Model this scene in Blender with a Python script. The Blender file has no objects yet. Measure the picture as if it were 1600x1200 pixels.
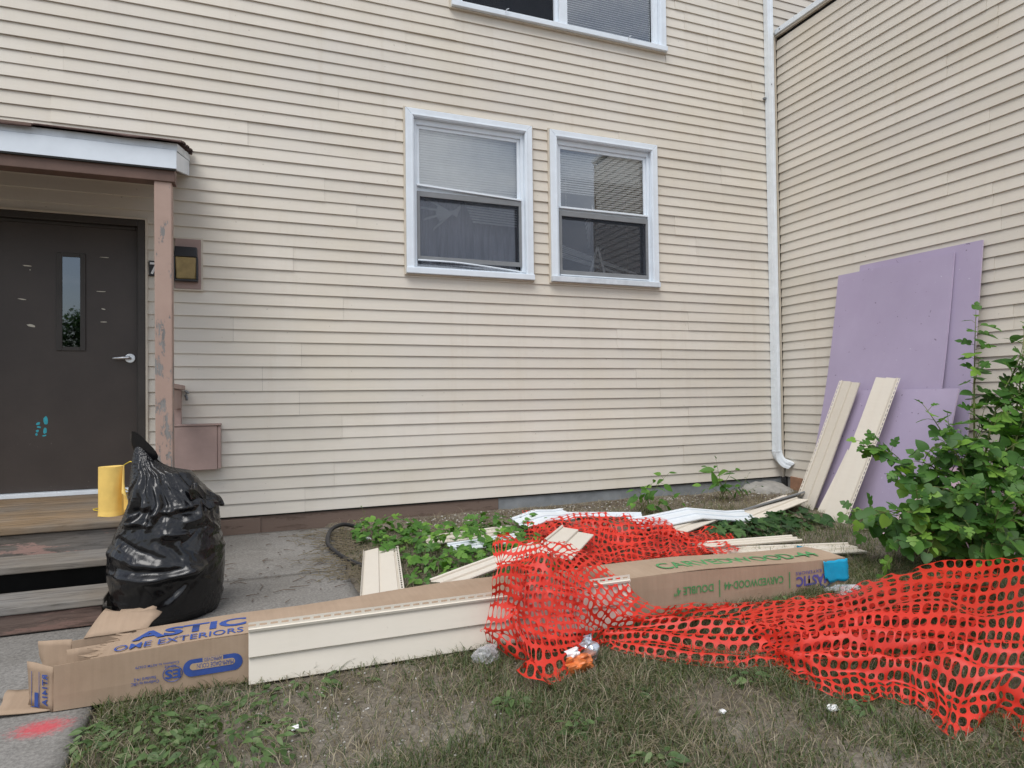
import bpy, bmesh, math, random
import numpy as np
from mathutils import Vector, Matrix

random.seed(7)
RNG = np.random.default_rng(7)
SC = bpy.context.scene
COL = SC.collection

# ------------------------------------------------------------------ camera
cd = bpy.data.cameras.new('camera')
cam = bpy.data.objects.new('camera', cd)
COL.objects.link(cam)
_f = Vector((0.368579, 0.929412, 0.018519)); _r = Vector((0.929581, -0.368385, -0.013081)); _u = Vector((0.005336, -0.022037, 0.999743))
m = Matrix.Identity(4)
for i in range(3):
    m[i][0] = _r[i]; m[i][1] = _u[i]; m[i][2] = -_f[i]
m[0][3], m[1][3], m[2][3] = -5.5977, -5.7669, 0.9491
cam.matrix_world = m
cd.sensor_fit = 'HORIZONTAL'; cd.sensor_width = 36.0
cd.lens = 1018.36 / 1600 * 36
cd.clip_start = 0.05; cd.clip_end = 500
SC.camera = cam

# ------------------------------------------------------------------ world, sun, exposure
SUN_EL, SUN_AZ = math.radians(60), math.radians(220)     # azimuth of the sun, from +Y clockwise
w = bpy.data.worlds.new('World'); SC.world = w; w.use_nodes = True
nt = w.node_tree; nt.nodes.clear()
wo = nt.nodes.new('ShaderNodeOutputWorld'); bg = nt.nodes.new('ShaderNodeBackground')
sky = nt.nodes.new('ShaderNodeTexSky'); sky.sky_type = 'NISHITA'; sky.sun_disc = False
sky.sun_elevation = SUN_EL; sky.sun_rotation = SUN_AZ
sky.air_density = 1.0; sky.dust_density = 2.0; sky.ozone_density = 1.0
tc = nt.nodes.new('ShaderNodeTexCoord'); mp = nt.nodes.new('ShaderNodeMapping'); mp.inputs['Scale'].default_value = (1, 1, 2.2)
cn = nt.nodes.new('ShaderNodeTexNoise'); cn.inputs['Scale'].default_value = 1.7; cn.inputs['Detail'].default_value = 7; cn.inputs['Roughness'].default_value = .58
cr = nt.nodes.new('ShaderNodeValToRGB'); cr.color_ramp.elements[0].position = .40; cr.color_ramp.elements[1].position = .60
mx = nt.nodes.new('ShaderNodeMix'); mx.data_type = 'RGBA'; mx.inputs['B'].default_value = (9.0, 9.35, 9.9, 1)
L = nt.links.new
L(tc.outputs['Generated'], mp.inputs['Vector']); L(mp.outputs['Vector'], cn.inputs['Vector']); L(cn.outputs['Fac'], cr.inputs['Fac'])
L(cr.outputs['Color'], mx.inputs['Factor']); L(sky.outputs['Color'], mx.inputs['A']); L(mx.outputs['Result'], bg.inputs['Color'])
bg.inputs['Strength'].default_value = 0.097
L(bg.outputs['Background'], wo.inputs['Surface'])
sd = bpy.data.lights.new('sun', 'SUN'); sd.energy = 1.9; sd.angle = math.radians(38); sd.color = (1, .98, .95)
so = bpy.data.objects.new('sun', sd); COL.objects.link(so)
sdir = Vector((math.sin(SUN_AZ) * math.cos(SUN_EL), math.cos(SUN_AZ) * math.cos(SUN_EL), math.sin(SUN_EL)))
so.rotation_euler = sdir.to_track_quat('Z', 'Y').to_euler(); so.location = sdir * 40
SC.view_settings.view_transform = 'Standard'; SC.view_settings.look = 'None'
SC.view_settings.exposure = 0.36; SC.view_settings.gamma = 1.0; SC.view_settings.use_curve_mapping = False
SC.render.engine = 'CYCLES'
SC.cycles.max_bounces = 8; SC.cycles.transparent_max_bounces = 16

# ------------------------------------------------------------------ numpy noise
def _hash(i, j, k):
    h = (i * 374761393 + j * 668265263 + k * 2147483647 * 3 + 1013904223) & 0xFFFFFFFF
    h = ((h ^ (h >> 13)) * 1274126177) & 0xFFFFFFFF
    h = ((h ^ (h >> 15)) * 2246822519) & 0xFFFFFFFF
    return ((h ^ (h >> 16)) & 0xFFFFFF) / float(0xFFFFFF)
def vnoise(P):
    P = np.asarray(P, float); I = np.floor(P).astype(np.int64); F = P - I; F = F * F * (3 - 2 * F)
    r = 0
    for a in (0, 1):
        for b in (0, 1):
            for c in (0, 1):
                wgt = (F[..., 0] if a else 1 - F[..., 0]) * (F[..., 1] if b else 1 - F[..., 1]) * (F[..., 2] if c else 1 - F[..., 2])
                r = r + wgt * _hash(I[..., 0] + a, I[..., 1] + b, I[..., 2] + c)
    return r * 2 - 1
def fbm(P, o=4):
    P = np.asarray(P, float); r = 0; a = 1; s = 0
    for i in range(o):
        r = r + a * vnoise(P * 2 ** i + 17.3 * i); s += a; a *= .5
    return r / s
def n3(x, y, z=0.0):
    return np.stack([x, y, np.zeros_like(x) + z], -1)

# ------------------------------------------------------------------ materials
def nodes(name):
    m = bpy.data.materials.new(name); m.use_nodes = True
    t = m.node_tree; b = t.nodes['Principled BSDF']
    return m, t, b
def nz(t, scale, detail=5, rough=.6, stretch=None, coord='Object', dist=0):
    c = t.nodes.new('ShaderNodeTexCoord'); n = t.nodes.new('ShaderNodeTexNoise')
    n.inputs['Scale'].default_value = scale; n.inputs['Detail'].default_value = detail; n.inputs['Roughness'].default_value = rough
    n.inputs['Distortion'].default_value = dist
    if coord == 'World':
        g = t.nodes.new('ShaderNodeNewGeometry'); src = g.outputs['Position']
    else:
        src = c.outputs[coord]
    if stretch:
        mp = t.nodes.new('ShaderNodeMapping'); mp.inputs['Scale'].default_value = stretch
        t.links.new(src, mp.inputs['Vector']); src = mp.outputs['Vector']
    t.links.new(src, n.inputs['Vector'])
    return n.outputs['Fac']
def ramp(t, fac, stops):
    r = t.nodes.new('ShaderNodeValToRGB'); e = r.color_ramp.elements
    while len(e) < len(stops): e.new(.5)
    for i, (p, c) in enumerate(stops):
        e[i].position = p; e[i].color = (c[0], c[1], c[2], 1) if hasattr(c, '__len__') else (c, c, c, 1)
    t.links.new(fac, r.inputs['Fac'])
    return r.outputs['Color']
def mix(t, fac, a, b, mode='MIX'):
    n = t.nodes.new('ShaderNodeMix'); n.data_type = 'RGBA'; n.blend_type = mode
    for key, v in (('Factor', fac), ('A', a), ('B', b)):
        if hasattr(v, 'links') or hasattr(v, 'is_linked'): t.links.new(v, n.inputs[key])
        elif key == 'Factor': n.inputs[key].default_value = v
        else: n.inputs[key].default_value = (v[0], v[1], v[2], 1)
    return n.outputs['Result']
def mth(t, op, a, b=0.0):
    n = t.nodes.new('ShaderNodeMath'); n.operation = op
    for i, v in enumerate((a, b)):
        if hasattr(v, 'is_linked'): t.links.new(v, n.inputs[i])
        else: n.inputs[i].default_value = v
    return n.outputs[0]
def bump(t, b, h, strength=.3, dist=.01):
    n = t.nodes.new('ShaderNodeBump'); n.inputs['Strength'].default_value = strength; n.inputs['Distance'].default_value = dist
    t.links.new(h, n.inputs['Height']); t.links.new(n.outputs['Normal'], b.inputs['Normal'])
def rnd(t):
    return t.nodes.new('ShaderNodeObjectInfo').outputs['Random']
def wpos(t):
    g = t.nodes.new('ShaderNodeNewGeometry'); s = t.nodes.new('ShaderNodeSeparateXYZ')
    t.links.new(g.outputs['Position'], s.inputs[0]); return s.outputs
def simple(name, c, rough=.5, var=.12, scale=8, bmp=0.0, bscale=60, metal=0, spec=.5, stretch=None):
    m, t, b = nodes(name)
    f = nz(t, scale, stretch=stretch)
    lo = [x * (1 - var) for x in c]; hi = [min(1, x * (1 + var)) for x in c]
    t.links.new(ramp(t, f, [(.3, lo), (.7, hi)]), b.inputs['Base Color'])
    b.inputs['Roughness'].default_value = rough; b.inputs['Metallic'].default_value = metal; b.inputs['Specular IOR Level'].default_value = spec
    if bmp: bump(t, b, nz(t, bscale), bmp, .003)
    return m

def mat_siding(name, c, dirty=1.0):
    m, t, b = nodes(name)
    r = rnd(t)
    base = ramp(t, r, [(0, [x * .93 for x in c]), (1, [min(1, x * 1.04) for x in c])])
    cloud = ramp(t, nz(t, 1.1, 4, .6, coord='World'), [(.35, 0), (.7, 1)])
    base = mix(t, mth(t, 'MULTIPLY', cloud, .5 * dirty), base, (c[0] * .96, c[1] * .92, c[2] * .82))
    grime = ramp(t, nz(t, 2.2, 7, .7, coord='World', stretch=(1, 1, .35)), [(.52, 0), (.8, 1)])
    base = mix(t, mth(t, 'MULTIPLY', grime, .16 * dirty), base, (c[0] * .62, c[1] * .58, c[2] * .5))
    fine = ramp(t, nz(t, 55, 3, .6, coord='World', stretch=(.12, .12, 1)), [(.3, .965), (.7, 1.0)])
    base = mix(t, 1.0, base, fine, 'MULTIPLY')
    run = ramp(t, nz(t, 7, 5, .7, coord='World', stretch=(1, 1, .05)), [(.56, 0), (.78, 1)])
    base = mix(t, mth(t, 'MULTIPLY', run, .22 * dirty), base, (c[0] * .66, c[1] * .58, c[2] * .46))
    speck = ramp(t, nz(t, 38, 2, .5, coord='World'), [(.735, 0), (.76, 1)])
    base = mix(t, mth(t, 'MULTIPLY', speck, .4 * dirty), base, (.2, .17, .13))
    t.links.new(base, b.inputs['Base Color'])
    b.inputs['Roughness'].default_value = .5; b.inputs['Specular IOR Level'].default_value = .35
    bump(t, b, nz(t, 30, 5, .7, coord='World', stretch=(.06, .06, 1)), .25, .0015)
    return m
def mat_wood(name, grey, warm, amt, paint=None, pamt=.5, axis='x'):
    m, t, b = nodes(name)
    st = {'x': (1.2, 14, 14), 'y': (14, 1.2, 14), 'z': (14, 14, 1.2)}[axis]
    g = nz(t, 3, 8, .75, stretch=st, coord='World', dist=.6)
    g2 = nz(t, 1.3, 4, .6, coord='World')
    col = mix(t, ramp(t, g2, [(.35, 0), (.65, 1)]), grey, warm)
    dark = ramp(t, g, [(.32, .38), (.5, .85), (.7, 1.1)])
    col = mix(t, 1.0, col, dark, 'MULTIPLY')
    r = ramp(t, rnd(t), [(0, .85), (1, 1.12)])
    col = mix(t, 1.0, col, r, 'MULTIPLY')
    if paint:
        pm = ramp(t, nz(t, 2.6, 8, .72, stretch=tuple(.35 * s + .65 for s in st), coord='World'), [(pamt, 0), (pamt + .04, 1)])
        col = mix(t, pm, col, paint)
    t.links.new(col, b.inputs['Base Color']); b.inputs['Roughness'].default_value = .85; b.inputs['Specular IOR Level'].default_value = .2
    bump(t, b, g, .6, .004)
    return m
def mat_leaf(name, c1, c2, c3=None):
    m, t, b = nodes(name)
    a = t.nodes.new('ShaderNodeAttribute'); a.attribute_name = 'rnd'
    s = mth(t, 'FRACT', mth(t, 'ADD', mth(t, 'MULTIPLY', rnd(t), 7.31), a.outputs['Fac']))
    st = [(0, c1), (.75, c2)] + ([(1, c3)] if c3 else [])
    col = ramp(t, s, st)
    vein = ramp(t, nz(t, 40, 3), [(.3, .82), (.7, 1.1)])
    col = mix(t, 1.0, col, vein, 'MULTIPLY')
    tr = t.nodes.new('ShaderNodeBsdfTranslucent'); t.links.new(mix(t, 1.0, col, (1.5, 1.7, .6), 'MULTIPLY'), tr.inputs['Color'])
    ms = t.nodes.new('ShaderNodeMixShader'); ms.inputs[0].default_value = .3
    t.links.new(col, b.inputs['Base Color']); b.inputs['Roughness'].default_value = .5; b.inputs['Specular IOR Level'].default_value = .35
    t.links.new(b.outputs[0], ms.inputs[1]); t.links.new(tr.outputs[0], ms.inputs[2])
    t.links.new(ms.outputs[0], t.nodes['Material Output'].inputs['Surface'])
    return m

CREAM = (.672, .630, .562)
M = {}
M['siding'] = mat_siding('cream_siding', CREAM)
M['siding_new'] = mat_siding('new_cream_siding', (.66, .61, .53), .35)
M['siding_back'] = simple('siding_back_white', (.66, .70, .73), .45, .04)
M['channel'] = simple('cream_channel', (.58, .52, .43), .5, .1)
M['white'] = simple('white_vinyl', (.72, .78, .84), .4, .05, 6)
M['white_dirty'] = simple('white_vinyl_dirty', (.60, .645, .69), .5, .12, 12)
M['alu'] = simple('white_aluminium', (.75, .80, .84), .42, .07, 9)
M['dark'] = simple('dark_gap', (.015, .014, .013), .9, .2)
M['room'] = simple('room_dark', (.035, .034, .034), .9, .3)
M['blind'] = simple('blind_vinyl', (.87, .88, .87), .45, .05)
M['screen_frame'] = simple('grey_screen_frame', (.20, .21, .22), .5, .1)
M['curtain'] = simple('curtain_cloth', (.52, .51, .56), .9, .35, 5, stretch=(3, 3, .4))
M['door'] = None
M['frame_brown'] = simple('dark_brown_frame', (.040, .033, .028), .5, .2, 6)
M['chip'] = simple('bare_paint_chip', (.62, .58, .48), .6, .1)
M['teal'] = simple('teal_paint', (.03, .36, .44), .5, .2, 30)
M['chrome'] = simple('satin_chrome', (.72, .73, .75), .28, .03, metal=.9)
M['shingle'] = simple('brown_shingle', (.085, .050, .043), .9, .4, 40, .6, 120)
M['soffit'] = simple('brown_soffit', (.13, .075, .055), .6, .2, 5)
M['pink_paint'] = simple('dusty_pink_paint', (.36, .255, .225), .6, .14, 4, .2, 50)
M['conc_grey'] = simple('grey_foundation', (.23, .245, .255), .85, .2, 7, .5, 60)
M['conc_bare'] = simple('bare_concrete_lump', (.27, .26, .24), .9, .25, 9, .6, 50)
M['lamp_black'] = simple('lamp_housing', (.02, .02, .022), .4, .2)
M['lamp_lens'] = simple('yellowed_lens', (.30, .22, .09), .35, .3, 14)
M['plaque'] = simple('black_plaque', (.012, .012, .013), .5, .1)
M['numeral'] = simple('white_numeral', (.75, .75, .75), .5, .03)
M['yellow'] = simple('yellow_cloth', (.82, .56, .15), .85, .08, 9, .6, 18)
M['yellow_cord'] = simple('yellow_cord', (.55, .40, .03), .6, .2)
M['tape'] = simple('blue_tape', (.0, .31, .52), .4, .12, 10, .5, 25)
M['ink_blue'] = simple('blue_ink', (.028, .068, .27), .7, .18, 20)
M['ink_violet'] = simple('violet_ink', (.085, .07, .27), .7, .18, 20)
M['ink_green'] = simple('green_ink', (.07, .25, .085), .7, .18, 20)
M['ink_kraft'] = simple('kraft_ink', (.40, .29, .19), .8, .1)
M['purple'] = simple('purple_board', (.315, .26, .44), .75, .07, 2.2, .12, 90)
M['purple_edge'] = simple('pale_board_edge', (.50, .42, .55), .8, .1)
M['pinkfoam'] = simple('pink_foam', (.66, .47, .56), .7, .06, 3)
def mk_net():
    m, t, b = nodes('orange_netting')
    c = ramp(t, nz(t, 5, 5, .6), [(.3, (.60, .026, .013)), (.7, (.74, .042, .019))])
    d = ramp(t, nz(t, 13, 7, .75, coord='World'), [(.58, 0), (.72, 1)])
    c = mix(t, mth(t, 'MULTIPLY', d, .35), c, (.50, .12, .07))
    t.links.new(c, b.inputs['Base Color']); b.inputs['Roughness'].default_value = .5
    tr = t.nodes.new('ShaderNodeBsdfTranslucent'); t.links.new(c, tr.inputs['Color']); ms = t.nodes.new('ShaderNodeMixShader'); ms.inputs[0].default_value = .22
    t.links.new(b.outputs[0], ms.inputs[1]); t.links.new(tr.outputs[0], ms.inputs[2]); t.links.new(ms.outputs[0], t.nodes['Material Output'].inputs['Surface'])
    return m
M['net'] = mk_net()
M['hose'] = simple('black_hose', (.02, .02, .022), .5, .2)
M['brick_wood'] = simple('red_wood_block', (.28, .15, .09), .85, .2, 12)
M['paper'] = simple('white_paper', (.78, .78, .78), .7, .05)
M['foil'] = simple('foil', (.55, .57, .62), .25, .2, 9, metal=.8)
M['chipbag'] = simple('orange_print', (.58, .16, .045), .35, .5, 26)
M['bark'] = simple('bark', (.13, .095, .06), .9, .3, 20, .6, 50)
M['stem'] = simple('green_stem', (.14, .16, .05), .7, .25)
M['leaf'] = mat_leaf('mulberry_leaf', (.036, .105, .020), (.085, .20, .032), (.19, .35, .05))
M['leaf_weed'] = mat_leaf('weed_leaf', (.050, .135, .022), (.10, .23, .036), (.18, .34, .055))
M['leaf_dark'] = mat_leaf('dark_leaf', (.018, .06, .018), (.04, .10, .025), (.10, .19, .06))
M['leaf_low'] = mat_leaf('low_weed_leaf', (.06, .11, .035), (.11, .18, .06), (.19, .25, .11))
M['grass'] = mat_leaf('lawn_grass', (.055, .082, .03), (.092, .122, .048), (.15, .185, .07))
M['straw'] = mat_leaf('dry_straw', (.19, .155, .105), (.30, .25, .175), (.44, .385, .29))
M['twig'] = simple('dry_twig', (.13, .095, .07), .9, .35, 30)
M['pebble'] = simple('pale_pebble', (.46, .44, .41), .85, .2, 30)

def mk_door():
    m, t, b = nodes('brown_steel_door')
    c = ramp(t, nz(t, 2.5, 6, .65, coord='World'), [(.3, (.042, .031, .026)), (.7, (.060, .046, .038))])
    sc = ramp(t, nz(t, 46, 5, .7, coord='World'), [(.665, 0), (.69, 1)])
    z = wpos(t)['Z']
    low = ramp(t, z, [(.0, 1), (.45, .95), (1.0, .12)])
    c = mix(t, mth(t, 'MULTIPLY', mth(t, 'MULTIPLY', sc, low), .55), c, (.24, .22, .2))
    t.links.new(c, b.inputs['Base Color']); b.inputs['Roughness'].default_value = .45
    bump(t, b, nz(t, 90, 3), .12, .002)
    return m
M['door'] = mk_door()
def mk_post():
    m, t, b = nodes('peeling_pink_post')
    p = wpos(t)
    f = nz(t, 5.5, 9, .74, stretch=(2.2, 2.2, .8), coord='World')
    hz = ramp(t, mth(t, 'DIVIDE', p['Z'], 2.6), [(.1, .10), (.42, .06), (.52, -.04 + .0), (.9, 0)])
    hz = mth(t, 'SUBTRACT', hz, .0)
    pk = ramp(t, mth(t, 'ADD', f, hz), [(.575, 0), (.6, 1)])
    wood = ramp(t, nz(t, 8, 8, .7, stretch=(6, 6, .6), coord='World'), [(.3, (.13, .125, .12)), (.7, (.27, .26, .25))])
    paint = ramp(t, nz(t, 3, 5, coord='World'), [(.3, (.35, .24, .195)), (.7, (.415, .295, .242))])
    t.links.new(mix(t, pk, paint, wood), b.inputs['Base Color']); b.inputs['Roughness'].default_value = .65
    bump(t, b, mth(t, 'SUBTRACT', 1.0, pk), .5, .002)
    return m
M['post'] = mk_post()
M['deck'] = mat_wood('weathered_deck_wood', (.20, .185, .165), (.25, .175, .105), 1)
M['tread'] = mat_wood('grey_tread_wood', (.26, .25, .235), (.24, .20, .155), 1)
M['riser'] = mat_wood('peeling_riser_wood', (.20, .19, .18), (.20, .17, .14), 1, (.36, .235, .20), .56)
M['riser_low'] = mat_wood('worn_brown_riser', (.17, .125, .105), (.20, .13, .105), 1, (.22, .14, .115), .5)
M['found_brown'] = mat_wood('brown_painted_foundation', (.14, .10, .08), (.175, .125, .10), 1, (.185, .135, .11), .42)

def mk_card():
    m, t, b = nodes('brown_cardboard')
    c = ramp(t, nz(t, 3.0, 5, .6, coord='World'), [(.3, (.315, .226, .155)), (.7, (.395, .292, .210))])
    fl = ramp(t, nz(t, 60, 3, .6, coord='World', stretch=(1, .06, .06)), [(.3, .93), (.7, 1.03)])
    c = mix(t, 1.0, c, fl, 'MULTIPLY')
    scuff = ramp(t, nz(t, 9, 8, .75, coord='World', stretch=(.4, 1.5, 1.5)), [(.66, 0), (.75, 1)])
    c = mix(t, mth(t, 'MULTIPLY', scuff, .35), c, (.56, .46, .36))
    t.links.new(c, b.inputs['Base Color']); b.inputs['Roughness'].default_value = .8; b.inputs['Specular IOR Level'].default_value = .25
    bump(t, b, nz(t, 14, 5, coord='World'), .25, .006)
    return m
M['card'] = mk_card()
def mk_bag():
    m, t, b = nodes('black_bag_plastic')
    b.inputs['Base Color'].default_value = (.004, .004, .005, 1); b.inputs['Roughness'].default_value = .2; b.inputs['Specular IOR Level'].default_value = .55
    r = ramp(t, nz(t, 6, 4), [(.3, .16), (.7, .30)])
    t.links.new(r, b.inputs['Roughness'])
    bump(t, b, nz(t, 22, 3, .5, dist=1.2, stretch=(1, 1, .5)), .2, .008)
    return m
M['bag'] = mk_bag()
def mk_glass(name, tint, refl=1.0, alpha=.0):
    m, t, b = nodes(name)
    t.nodes.remove(b)
    tr = t.nodes.new('ShaderNodeBsdfTransparent'); tr.inputs['Color'].default_value = (*tint, 1)
    gl = t.nodes.new('ShaderNodeBsdfGlossy'); gl.inputs['Roughness'].default_value = .015; gl.inputs['Color'].default_value = (.95, .97, 1, 1)
    fr = t.nodes.new('ShaderNodeFresnel'); fr.inputs['IOR'].default_value = 1.5
    fm = mth(t, 'MINIMUM', mth(t, 'ADD', mth(t, 'MULTIPLY', fr.outputs[0], 1.9 * refl), .02), 1.0)
    bp = t.nodes.new('ShaderNodeBump'); bp.inputs['Strength'].default_value = .02; bp.inputs['Distance'].default_value = .02
    t.links.new(nz(t, 2.2, 2), bp.inputs['Height']); t.links.new(bp.outputs[0], gl.inputs['Normal'])
    ms = t.nodes.new('ShaderNodeMixShader'); t.links.new(fm, ms.inputs[0]); t.links.new(tr.outputs[0], ms.inputs[1]); t.links.new(gl.outputs[0], ms.inputs[2])
    t.links.new(ms.outputs[0], t.nodes['Material Output'].inputs['Surface'])
    return m
M['glass'] = mk_glass('window_glass', (.97, .98, .98), 2.5)
M['glass_dark'] = mk_glass('door_glass', (.22, .24, .24), 2.5)
def mk_mesh_screen():
    m, t, b = nodes('insect_screen')
    t.nodes.remove(b)
    tr = t.nodes.new('ShaderNodeBsdfTransparent'); tr.inputs['Color'].default_value = (.78, .79, .82, 1)
    df = t.nodes.new('ShaderNodeBsdfDiffuse'); df.inputs['Color'].default_value = (.085, .095, .115, 1)
    ms = t.nodes.new('ShaderNodeMixShader'); ms.inputs[0].default_value = .28
    t.links.new(tr.outputs[0], ms.inputs[1]); t.links.new(df.outputs[0], ms.inputs[2]); t.links.new(ms.outputs[0], t.nodes['Material Output'].inputs['Surface'])
    return m
M['screen'] = mk_mesh_screen()
def mk_clear():
    m, t, b = nodes('clear_plastic')
    b.inputs['Base Color'].default_value = (.75, .74, .76, 1); b.inputs['Roughness'].default_value = .22; b.inputs['Specular IOR Level'].default_value = .8
    tr = t.nodes.new('ShaderNodeBsdfTransparent'); ms = t.nodes.new('ShaderNodeMixShader')
    t.links.new(ramp(t, nz(t, 14, 4), [(.35, .2), (.7, .65)]), ms.inputs[0])
    t.links.new(tr.outputs[0], ms.inputs[1]); t.links.new(b.outputs[0], ms.inputs[2]); t.links.new(ms.outputs[0], t.nodes['Material Output'].inputs['Surface'])
    return m
M['clear'] = mk_clear()
def mk_concrete():
    m, t, b = nodes('pavement_concrete')
    c = ramp(t, nz(t, 1.6, 7, .65, coord='World'), [(.3, (.165, .155, .14)), (.7, (.235, .225, .21))])
    ag = ramp(t, nz(t, 75, 4, .7, coord='World'), [(.3, .62), (.5, 1.0), (.7, 1.35)])
    c = mix(t, 1.0, c, ag, 'MULTIPLY')
    st = ramp(t, nz(t, 3.3, 8, .75, coord='World'), [(.56, 0), (.72, 1)])
    c = mix(t, mth(t, 'MULTIPLY', st, .5), c, (.10, .092, .08))
    # a sprayed red utility mark on the slab
    g = t.nodes.new('ShaderNodeNewGeometry'); vm = t.nodes.new('ShaderNodeVectorMath'); vm.operation = 'SUBTRACT'; vm.inputs[1].default_value = (-6.30, -2.985, -.2)
    t.links.new(g.outputs['Position'], vm.inputs[0])
    sc = t.nodes.new('ShaderNodeVectorMath'); sc.operation = 'MULTIPLY'; sc.inputs[1].default_value = (1, 1.5, .2); t.links.new(vm.outputs[0], sc.inputs[0])
    ln = t.nodes.new('ShaderNodeVectorMath'); ln.operation = 'LENGTH'; t.links.new(sc.outputs[0], ln.inputs[0])
    d = mth(t, 'ADD', ln.outputs['Value'], mth(t, 'MULTIPLY', mth(t, 'SUBTRACT', nz(t, 60, 5, .8, coord='World'), .5), .22))
    rm = ramp(t, d, [(.03, 1), (.11, 0)])
    c = mix(t, mth(t, 'MULTIPLY', rm, .75), c, (.55, .05, .07))
    t.links.new(c, b.inputs['Base Color']); b.inputs['Roughness'].default_value = .9; b.inputs['Specular IOR Level'].default_value = .2
    bump(t, b, nz(t, 80, 5, .7, coord='World'), .6, .004)
    return m
M['concrete'] = mk_concrete()
def mk_ground():
    m, t, b = nodes('lawn_soil')
    base = ramp(t, nz(t, 2.4, 8, .7, coord='World'), [(.25, (.10, .083, .062)), (.5, (.17, .146, .114)), (.72, (.28, .255, .215))])
    fine = ramp(t, nz(t, 60, 6, .75, coord='World'), [(.28, .5), (.5, 1), (.75, 1.6)])
    c = mix(t, 1.0, base, fine, 'MULTIPLY')
    thread = ramp(t, nz(t, 26, 7, .8, coord='World', dist=1.5), [(.6, 0), (.68, 1)])
    c = mix(t, mth(t, 'MULTIPLY', thread, .5), c, (.30, .25, .17))
    t.links.new(c, b.inputs['Base Color']); b.inputs['Roughness'].default_value = .95; b.inputs['Specular IOR Level'].default_value = .1
    bump(t, b, nz(t, 45, 6, .75, coord='World'), .9, .015)
    return m
M['soil'] = mk_ground()

# ------------------------------------------------------------------ object helpers
ORG = {}
def tag(o, label=None, cat=None, group=None, kind=None):
    if label: o['label'] = label
    if cat: o['category'] = cat
    if group: o['group'] = group
    if kind: o['kind'] = kind
    return o
def thing(name, label, cat, loc=(0, 0, 0), group=None):
    o = bpy.data.objects.new(name, None); COL.objects.link(o); o.location = loc
    o.empty_display_size = .1
    ORG[o.name] = Vector(loc)
    return tag(o, label, cat, group)
def link_mesh(name, me, parent=None, org=None, mat=None):
    o = bpy.data.objects.new(name, me); COL.objects.link(o)
    if parent is not None:
        o.parent = parent; ORG[o.name] = ORG[parent.name]
    else:
        ORG[o.name] = Vector(org) if org else Vector((0, 0, 0)); o.location = ORG[o.name]
    if mat and not me.materials: me.materials.append(mat)
    return o
def obj(name, verts, faces, mat, parent=None, org=None, smooth=False, solid=0, attr=None, offset=0):
    og = ORG[parent.name] if parent is not None else Vector(org or (0, 0, 0))
    v = np.asarray(verts, float) - np.array(og)
    me = bpy.data.meshes.new(name)
    if isinstance(faces, np.ndarray) and faces.ndim == 2:
        k = faces.shape[1]; nf = len(faces)
        me.vertices.add(len(v)); me.vertices.foreach_set('co', v.astype(np.float32).ravel())
        me.loops.add(nf * k); me.loops.foreach_set('vertex_index', faces.astype(np.int32).ravel())
        me.polygons.add(nf); me.polygons.foreach_set('loop_start', np.arange(0, nf * k, k, dtype=np.int32)); me.polygons.foreach_set('loop_total', np.full(nf, k, np.int32))
        me.update(calc_edges=True); me.validate()
    else:
        me.from_pydata([tuple(p) for p in v], [], [tuple(int(i) for i in f) for f in faces]); me.update()
    if smooth: me.polygons.foreach_set('use_smooth', [True] * len(me.polygons))
    if attr is not None:
        a = me.attributes.new('rnd', 'FLOAT', 'POINT'); a.data.foreach_set('value', np.asarray(attr, np.float32))
    me.materials.append(mat)
    o = link_mesh(name, me, parent, org)
    if solid:
        s = o.modifiers.new('thickness', 'SOLIDIFY'); s.thickness = solid; s.offset = offset
    return o

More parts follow.
